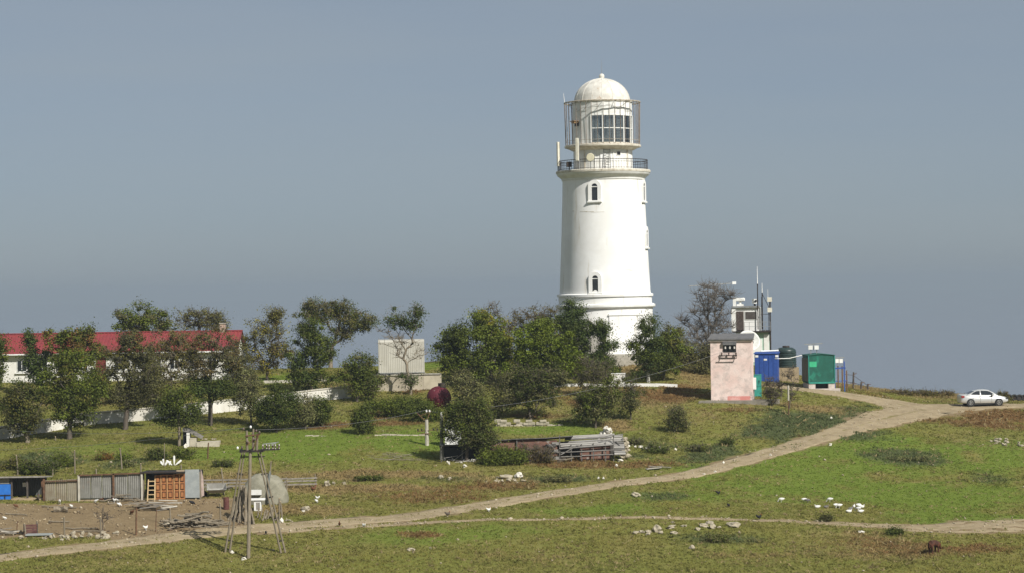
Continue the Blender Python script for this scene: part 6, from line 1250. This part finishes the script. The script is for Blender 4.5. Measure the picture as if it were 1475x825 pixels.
        col = A_[pi[ci]]*(1-mixv)+B_[pi[ci]]*mixv; col *= (.75+.5*r.random((clumps, 1)))[ci]*(.8+.4*r.random((n, 1)))
        link('crown', np_mesh('crown', V, np.arange(n*4).reshape(-1, 4), color=np.repeat(col, 4, 0)), leaf_mat('leaves'), t)
    elif twigs: pass
    return t
TB = 'trees around the house and lighthouse'
# behind the house and along the crest
tree('leafy_tree', 'tall green tree rising behind the middle of the red roof', (204,545), [(190,462,24,16),(212,455,22,18),(225,470,22,14),(178,468,14,9)], 60, 60, .24, (('green',3),('grey',1)), .2, D=228, group=TB, twigs=2)
tree('thin_tree', 'thin grey green tree behind the right part of the red roof', (285,545), [(265,462,16,14),(290,458,22,16),(315,465,16,12)], 60, 40, .22, (('grey',2),('olive',1)), .16, D=228, group=TB, twigs=5, bare=.15)
tree('leafy_tree', 'dark tree cut by the left edge above the red roof', (-8,556), [(-10,495,16,24),(-6,530,14,24),(2,500,8,14)], 40, 70, .24, (('green',2),('dark',1)), .16, D=208, group=TB)
tree('evergreen_tree', 'narrow dark evergreen in front of the left end of the red roof', (62,566), [(42,488,8,11),(46,512,13,20),(56,535,20,20),(66,512,10,12)], 48, 70, .22, (('pine',3),('dark',1)), .14, D=208, group=TB)
tree('leafy_tree', 'broad mixed green and russet tree before the red roof', (100,566), [(84,490,16,16),(112,492,22,16),(128,480,10,9),(100,515,30,14),(138,505,14,14)], 80, 60, .24, (('green',3),('olive',2),('rustleaf',1)), .2, D=207, group=TB, twigs=2)
tree('leafy_tree', 'brownish green tree at the left edge below the house', (40,637), [(30,565,30,20),(18,590,20,25),(48,600,22,22),(30,610,22,16)], 80, 60, .22, (('greybrown',2),('dark',2),('olive',1)), .2, group=TB, barkm=bark_pale)
tree('leafy_tree', 'full green tree left of the dense brown one', (100,632), [(100,535,30,22),(85,565,30,28),(128,570,28,26),(105,595,34,20),(100,515,18,10)], 120, 70, .22, (('green',4),('olive',1),('dark',1)), .22, group=TB)
tree('leafy_tree', 'dense grey brown tree with dark trunk before the house', (180,618), [(188,496,24,20),(170,525,28,27),(202,530,28,30),(178,568,24,24),(205,570,18,18)], 120, 60, .2, (('greybrown',4),('olive',1)), .22, group=TB, twigs=4, fork=.1)
tree('sparse_tree', 'olive sparse tree with pale bare limbs before the red roof', (246,590), [(240,494,28,20),(265,510,24,26),(222,530,20,22),(250,548,28,18)], 90, 44, .2, (('olive',2),('brown',1)), .17, group=TB, twigs=5, barkm=bark_pale, bare=.15, D=203)
tree('leafy_tree', 'dark leaning tree casting shade beside the concrete ruin', (258,642), [(258,575,24,20),(245,598,20,18),(272,600,16,16)], 60, 66, .2, (('dark',3),('green',1)), .13, group=TB, barkm=bark_pale)
tree('sparse_tree', 'brown grey tree with dark lower crown before the white wall', (302,612), [(303,496,34,20),(290,528,28,24),(330,520,20,24)], 80, 46, .2, (('greybrown',2),('brown',1),('olive',1)), .17, group=TB, twigs=5, bare=.1)
tree('leafy_tree', 'small dark round tree under the brown grey crown', (304,613), [(300,560,22,18),(325,560,20,12),(285,555,12,10)], 44, 70, .2, (('dark',3),('pine',1)), .1, group=TB)
tree('sparse_tree', 'thin olive yellow tree right of the house gable', (384,556), [(385,475,28,20),(365,500,20,20),(400,505,20,20),(380,525,24,14),(392,455,14,10)], 100, 40, .2, (('olive',3),('yellow',.5),('brown',.7)), .17, group=TB, twigs=5, D=214, sub_trunks=2)
tree('crest_tree', 'tall spreading tree on the skyline left of the metal hut', (476,530), [(450,450,24,18),(478,450,24,16),(512,460,24,14),(440,475,16,12),(495,480,20,10),(528,468,12,9),(462,440,16,10),(490,442,16,10)], 150, 46, .21, (('dark',2),('olive',2),('greybrown',1)), .22, group=TB, twigs=4, D=232, barkm=bark_pale, fork=-.3)
tree('leafy_tree', 'dark green tree standing at the end of the white wall', (450,582), [(448,485,24,18),(440,515,22,22),(465,505,18,20),(450,545,28,18),(425,540,12,14)], 100, 70, .22, (('dark',3),('green',2),('pine',1)), .18, group=TB, barkm=bark_pale, D=205)
tree('leafy_tree', 'dark green tree left of the beige terrace wall', (514,604), [(520,525,22,18),(510,550,22,20),(530,555,18,18),(505,530,12,12)], 76, 66, .2, (('dark',2),('green',2),('grey',1)), .15, group=TB, D=200)
tree('sparse_tree', 'half bare tree with dark leafy top before the metal hut', (591,562), [(570,462,16,15),(590,462,14,16),(604,457,9,15),(572,488,30,16,0),(592,505,28,18,0),(588,545,12,10,.8)], 80, 60, .19, (('pine',2),('dark',1)), .13, group=TB, twigs=4, D=203, fork=.2, barkm=bark_pale)
tree('leafy_tree', 'large round tree with yellow green right side', (684,580), [(665,485,32,26),(700,475,26,24),(645,505,24,22),(690,520,36,26),(715,505,20,24),(660,535,30,22)], 170, 70, .24, (('green',3),('dark',1.2)), .28, group=TB, D=206)
tree('leafy_tree', 'yellow green sunlit tree behind the large round one', (708,566), [(705,470,24,20),(722,500,18,24),(690,458,14,10)], 60, 60, .22, (('yellow',2),('bright',1)), .18, group=TB, D=209)
tree('bare_tree', 'brown autumn tree rising behind the yellow green tree', (712,552), [(702,450,14,12),(722,478,18,22),(735,500,14,20)], 40, 18, .18, (('brown',2),('greybrown',1)), .14, group=TB, twigs=7, D=222, barkm=bark_grey)
tree('sparse_tree', 'brown thin tree left of the lighthouse foot', (772,552), [(770,455,28,18),(745,470,14,16),(795,470,14,18),(770,485,24,14)], 80, 34, .18, (('brown',2),('olive',2)), .17, group=TB, twigs=6, D=214, barkm=bark_grey)
tree('leafy_tree', 'bright green full tree left of the lighthouse foot', (795,585), [(770,495,32,24),(800,505,34,26),(828,520,24,22),(755,520,26,24),(785,470,16,12)], 150, 76, .22, (('bright',3),('green',2)), .24, group=TB, D=204)
tree('evergreen_tree', 'tall dark evergreen overlapping the base of the lighthouse', (826,556), [(826,448,14,14),(818,470,20,18),(835,478,18,18),(825,500,26,20)], 96, 76, .2, (('pine',3),('dark',1)), .2, group=TB, D=208)
tree('evergreen_tree', 'dark evergreen right of the tall one at the lighthouse', (866,556), [(866,478,10,12),(872,500,16,18),(862,525,24,20),(880,530,14,14)], 80, 76, .2, (('pine',2),('dark',1),('green',1)), .18, group=TB, D=207)
tree('dense_bush', 'wide dark bush below the bright green tree', (765,604), [(735,560,32,26),(775,565,34,28),(800,545,20,20),(720,585,18,14)], 150, 60, .19, (('dark',2),('grey',1),('greybrown',1)), .12, group=TB, fork=.05, twigs=3)
tree('dense_bush', 'grey green bush behind the limestone wall', (858,616), [(858,575,26,26),(845,590,20,18),(880,570,16,24)], 96, 60, .18, (('grey',2),('green',1),('dark',1)), .1, group=TB, fork=.05, twigs=3)
tree('thin_bush', 'grey twiggy bush in front of the evergreens by the kerb', (865,585), [(860,535,26,18),(845,550,14,14)], 50, 26, .17, (('grey',1),('greybrown',1)), .08, group=TB, twigs=5, D=199)
tree('thin_bush', 'thin shrub leaning right of the grey green bush', (908,604), [(912,565,18,20),(900,580,14,16)], 44, 36, .17, (('grey',1),('dark',1)), .08, group=TB, twigs=4)
tree('leafy_tree', 'dark tree with whitewashed trunk right of the lighthouse', (934,563), [(935,470,14,18),(928,500,22,24),(945,515,20,24),(925,530,16,14)], 100, 70, .2, (('dark',2),('pine',1),('green',1)), .13, group=TB, barkm=bark_white, D=206)
tree('leafy_tree', 'greener tree between the whitewashed trunk and the bare tree', (956,562), [(962,490,18,20),(968,515,16,24),(950,525,16,18)], 76, 60, .2, (('green',2),('olive',1)), .14, group=TB, D=207, twigs=3)
tree('bare_tree', 'large bare grey tree left of the observation post', (1022,545), [(1022,430,28,26),(1010,470,26,28),(1040,470,20,34),(1025,500,34,20)], 170, 0, .2, (('brown',1),), .26, bare=1., group=TB, twigs=9, D=219, barkm=bark_grey, spread=.75)
tree('dense_bush', 'grey green shrubs filling the foot of the bare tree', (1000,556), [(985,505,18,24),(1008,520,20,22),(1030,515,16,26)], 90, 46, .19, (('grey',2),('greybrown',2),('olive',1)), .1, group=TB, D=212, twigs=4, fork=.05)
tree('leafy_tree', 'olive brown tree filling the gap between the brown tree and the pale limbs', (222,604), [(218,548,20,20),(232,570,18,16),(210,520,14,16)], 60, 50, .2, (('olive',2),('greybrown',2)), .12, group=TB, twigs=3, D=200)
tree('leafy_tree', 'green tree close before the house door', (138,598), [(135,535,18,18),(150,560,16,18),(128,560,16,16)], 60, 60, .2, (('green',2),('olive',1)), .13, group=TB, D=202)
tree('leafy_tree', 'brown green tree before the right gable of the house', (345,590), [(342,515,16,20),(350,545,18,18),(335,550,14,14)], 56, 44, .2, (('greybrown',2),('olive',2)), .12, group=TB, twigs=4, D=204)
# lower bushes
BU = 'bushes on the slope'
tree('dense_bush', 'round dark bush below the white wall', (398,622), [(398,585,26,26),(385,600,16,14)], 90, 76, .17, (('dark',3),('pine',1)), .1, group=BU, fork=.05)
tree('silver_bush', 'silver grey olive shrub left of the round dark bush', (362,612), [(360,560,20,22),(370,585,16,18),(348,580,14,18)], 76, 50, .17, (('silver',2),('grey',1)), .1, group=BU, fork=.1, twigs=2)
tree('silver_bush', 'silver grey shrub right of the round dark bush', (440,618), [(438,588,18,22),(428,600,12,12)], 56, 56, .17, (('silver',2),('grey',1)), .08, group=BU, fork=.05, twigs=2)
tree('dense_bush', 'dark green bush right of the silver shrub', (465,614), [(466,590,16,18),(455,600,12,12)], 46, 66, .17, (('dark',2),('green',1)), .08, group=BU, fork=.05)
tree('dense_bush', 'small dark conical bush at the meadow edge', (523,624), [(523,600,12,16),(523,614,14,9)], 36, 70, .17, (('dark',2),('green',1)), .07, group=BU, fork=.05)
for px, py, lab in ((560,600,'left bush of the low dark hedge below the terrace wall'),(592,598,'middle bush of the low dark hedge below the terrace wall'),(612,606,'right bush of the low dark hedge beside the maroon tank')):
    tree('hedge_bush', lab, (px,py), [(px-8,py-13,18,9),(px+10,py-12,16,9)], 56, 66, .17, (('dark',2),('green',2)), .07, group='low dark hedge', fork=.05)
tree('silver_bush', 'silver olive tree above the maroon tank', (674,606), [(668,548,20,18),(668,572,14,16),(686,575,16,20)], 70, 46, .18, (('silver',2),('grey',2)), .1, group=BU, fork=.1, D=194, twigs=2)
tree('leafy_tree', 'dark green tree growing through the left end of the ruined shed', (672,664), [(668,590,22,20),(650,610,16,16),(690,605,24,24),(675,625,34,18),(700,630,16,16)], 140, 70, .18, (('dark',3),('green',1),('greybrown',1)), .14, group=BU, fork=.05)
tree('dense_bush', 'leafy green bush before the ruined shed wall', (722,668), [(718,656,20,9),(735,658,15,8),(703,660,11,7)], 60, 70, .16, (('green',2),('dark',1)), .06, group=BU, fork=.05)
tree('thin_bush', 'dry brown shrub before the red wall of the ruin', (772,666), [(770,653,24,11),(790,656,14,8)], 60, 16, .13, (('brown',2),('greybrown',1)), .05, group=BU, fork=.05, twigs=7, spread=.35)
tree('thin_bush', 'small grey green tree on the grass left of the track', (972,622), [(975,598,12,14),(985,610,10,9),(968,610,9,9)], 40, 40, .15, (('grey',2),('dark',1)), .08, group=BU, twigs=3, fork=.1)
for px, py, rx, ry, pal_, lab in ((55,682,34,18,'dark','weedy green bush above the open shed'),(20,676,24,16,'olive','straggly olive bush at the left edge above the shed'),(92,672,20,15,'green','green bush between two stakes above the sheets'),(225,662,18,16,'dark','dark bush left of the white petal ornament'),(264,661,15,13,'green','dark green bush right of the white petal ornament'),(150,662,12,9,'rustleaf','small reddish flowering bush above the sheets'),(178,664,10,12,'bright','fresh green bush beside a tilted stake'),(186,672,9,6,'silver','small silver plant beside the tilted stake'),
        (320,672,20,6,'dark','low dark scrub beside the iron post'),(945,652,24,8,'dark','low dark scrub right of the plank roof'),(910,640,18,7,'greybrown','grey brown scrub behind the gable stones'),(1047,640,10,8,'dark','small dark shrub in the rough grass'),(1010,650,16,8,'greybrown','low dry shrub in the rough grass'),(1310,664,30,5,'silver','grey green thistle patch in the right meadow'),(1190,750,9,4,'greybrown','small dry bush beside the footpath'),(530,692,18,5,'dark','low dark tussock below the brush heap'),(800,694,22,5,'grey','grey green tussock at the upper track edge'),(1035,780,16,4,'grey','low grey tussock in the lower meadow'),(1290,770,10,4,'dark','dark tussock near the right end of the footpath')):
    tree('low_bush', lab, (px,py), [(px-rx*.3,py-ry*.5,rx*.65,ry*.62),(px+rx*.35,py-ry*.45,rx*.6,ry*.55)], max(14, int(rx*ry*.10)), 40, .14, ((pal_,3),('green',.6)), .02, group='low bushes and scrub', fork=.05, spread=.32, twigs=0 if py > 685 or px > 1200 else 2)
tree('thin_bush', 'leafless brown shrub right of the pink booth', (1112,584), [(1110,560,14,16),(1118,572,12,10)], 46, 10, .13, (('brown',1),('greybrown',1)), .06, group='bare shrubs by the booth', twigs=8, fork=.05, barkm=bark, spread=.4)
tree('thin_bush', 'taller dead sapling right of the leafless brown shrub', (1137,588), [(1137,545,10,22),(1142,565,10,14)], 26, 3, .13, (('brown',1),), .05, group='bare shrubs by the booth', twigs=5, barkm=bark, spread=.4)
tree('thin_bush', 'small bare sapling in the front of the dirt yard', (148,768), [(146,740,9,9),(154,748,8,9)], 14, 0, .12, (('brown',1),), .035, bare=1., twigs=3, barkm=bark, spread=.3)
tree('thin_bush', 'dry weeds on the skyline left of the parked car', (1330,574), [(1300,568,26,6),(1330,568,30,7),(1360,570,24,6)], 70, 26, .15, (('brown',2),('olive',1)), .02, fork=.02, twigs=4, spread=.35, cat='weeds', D=211)
tree('thin_bush', 'green brown weeds behind the bonnet of the parked car', (1441,574), [(1440,570,9,8),(1447,572,8,6)], 20, 30, .15, (('olive',2),('brown',1)), .02, fork=.02, twigs=4, spread=.3, cat='weeds', D=207)

# ------------------------------------------------------------------ haze
hz = bpy.data.materials.new('haze_air'); hz.use_nodes = True; nt = hz.node_tree
for n_ in list(nt.nodes):
    if n_.type == 'BSDF_PRINCIPLED': nt.nodes.remove(n_)
pv = nt.nodes.new('ShaderNodeVolumePrincipled'); pv.inputs['Color'].default_value = (.44,.52,.60,1); pv.inputs['Density'].default_value = 2.3e-4; pv.inputs['Anisotropy'].default_value = 0.0
nt.links.new(pv.outputs[0], nt.nodes['Material Output'].inputs['Volume'])
mb = MB(); mb.box(-15000, 15000, -15000, 15000, SEA-6, ZC+27); o = mb.build('haze', hz); tag(o, 'thin even sea haze lying over land and water', kind='stuff')
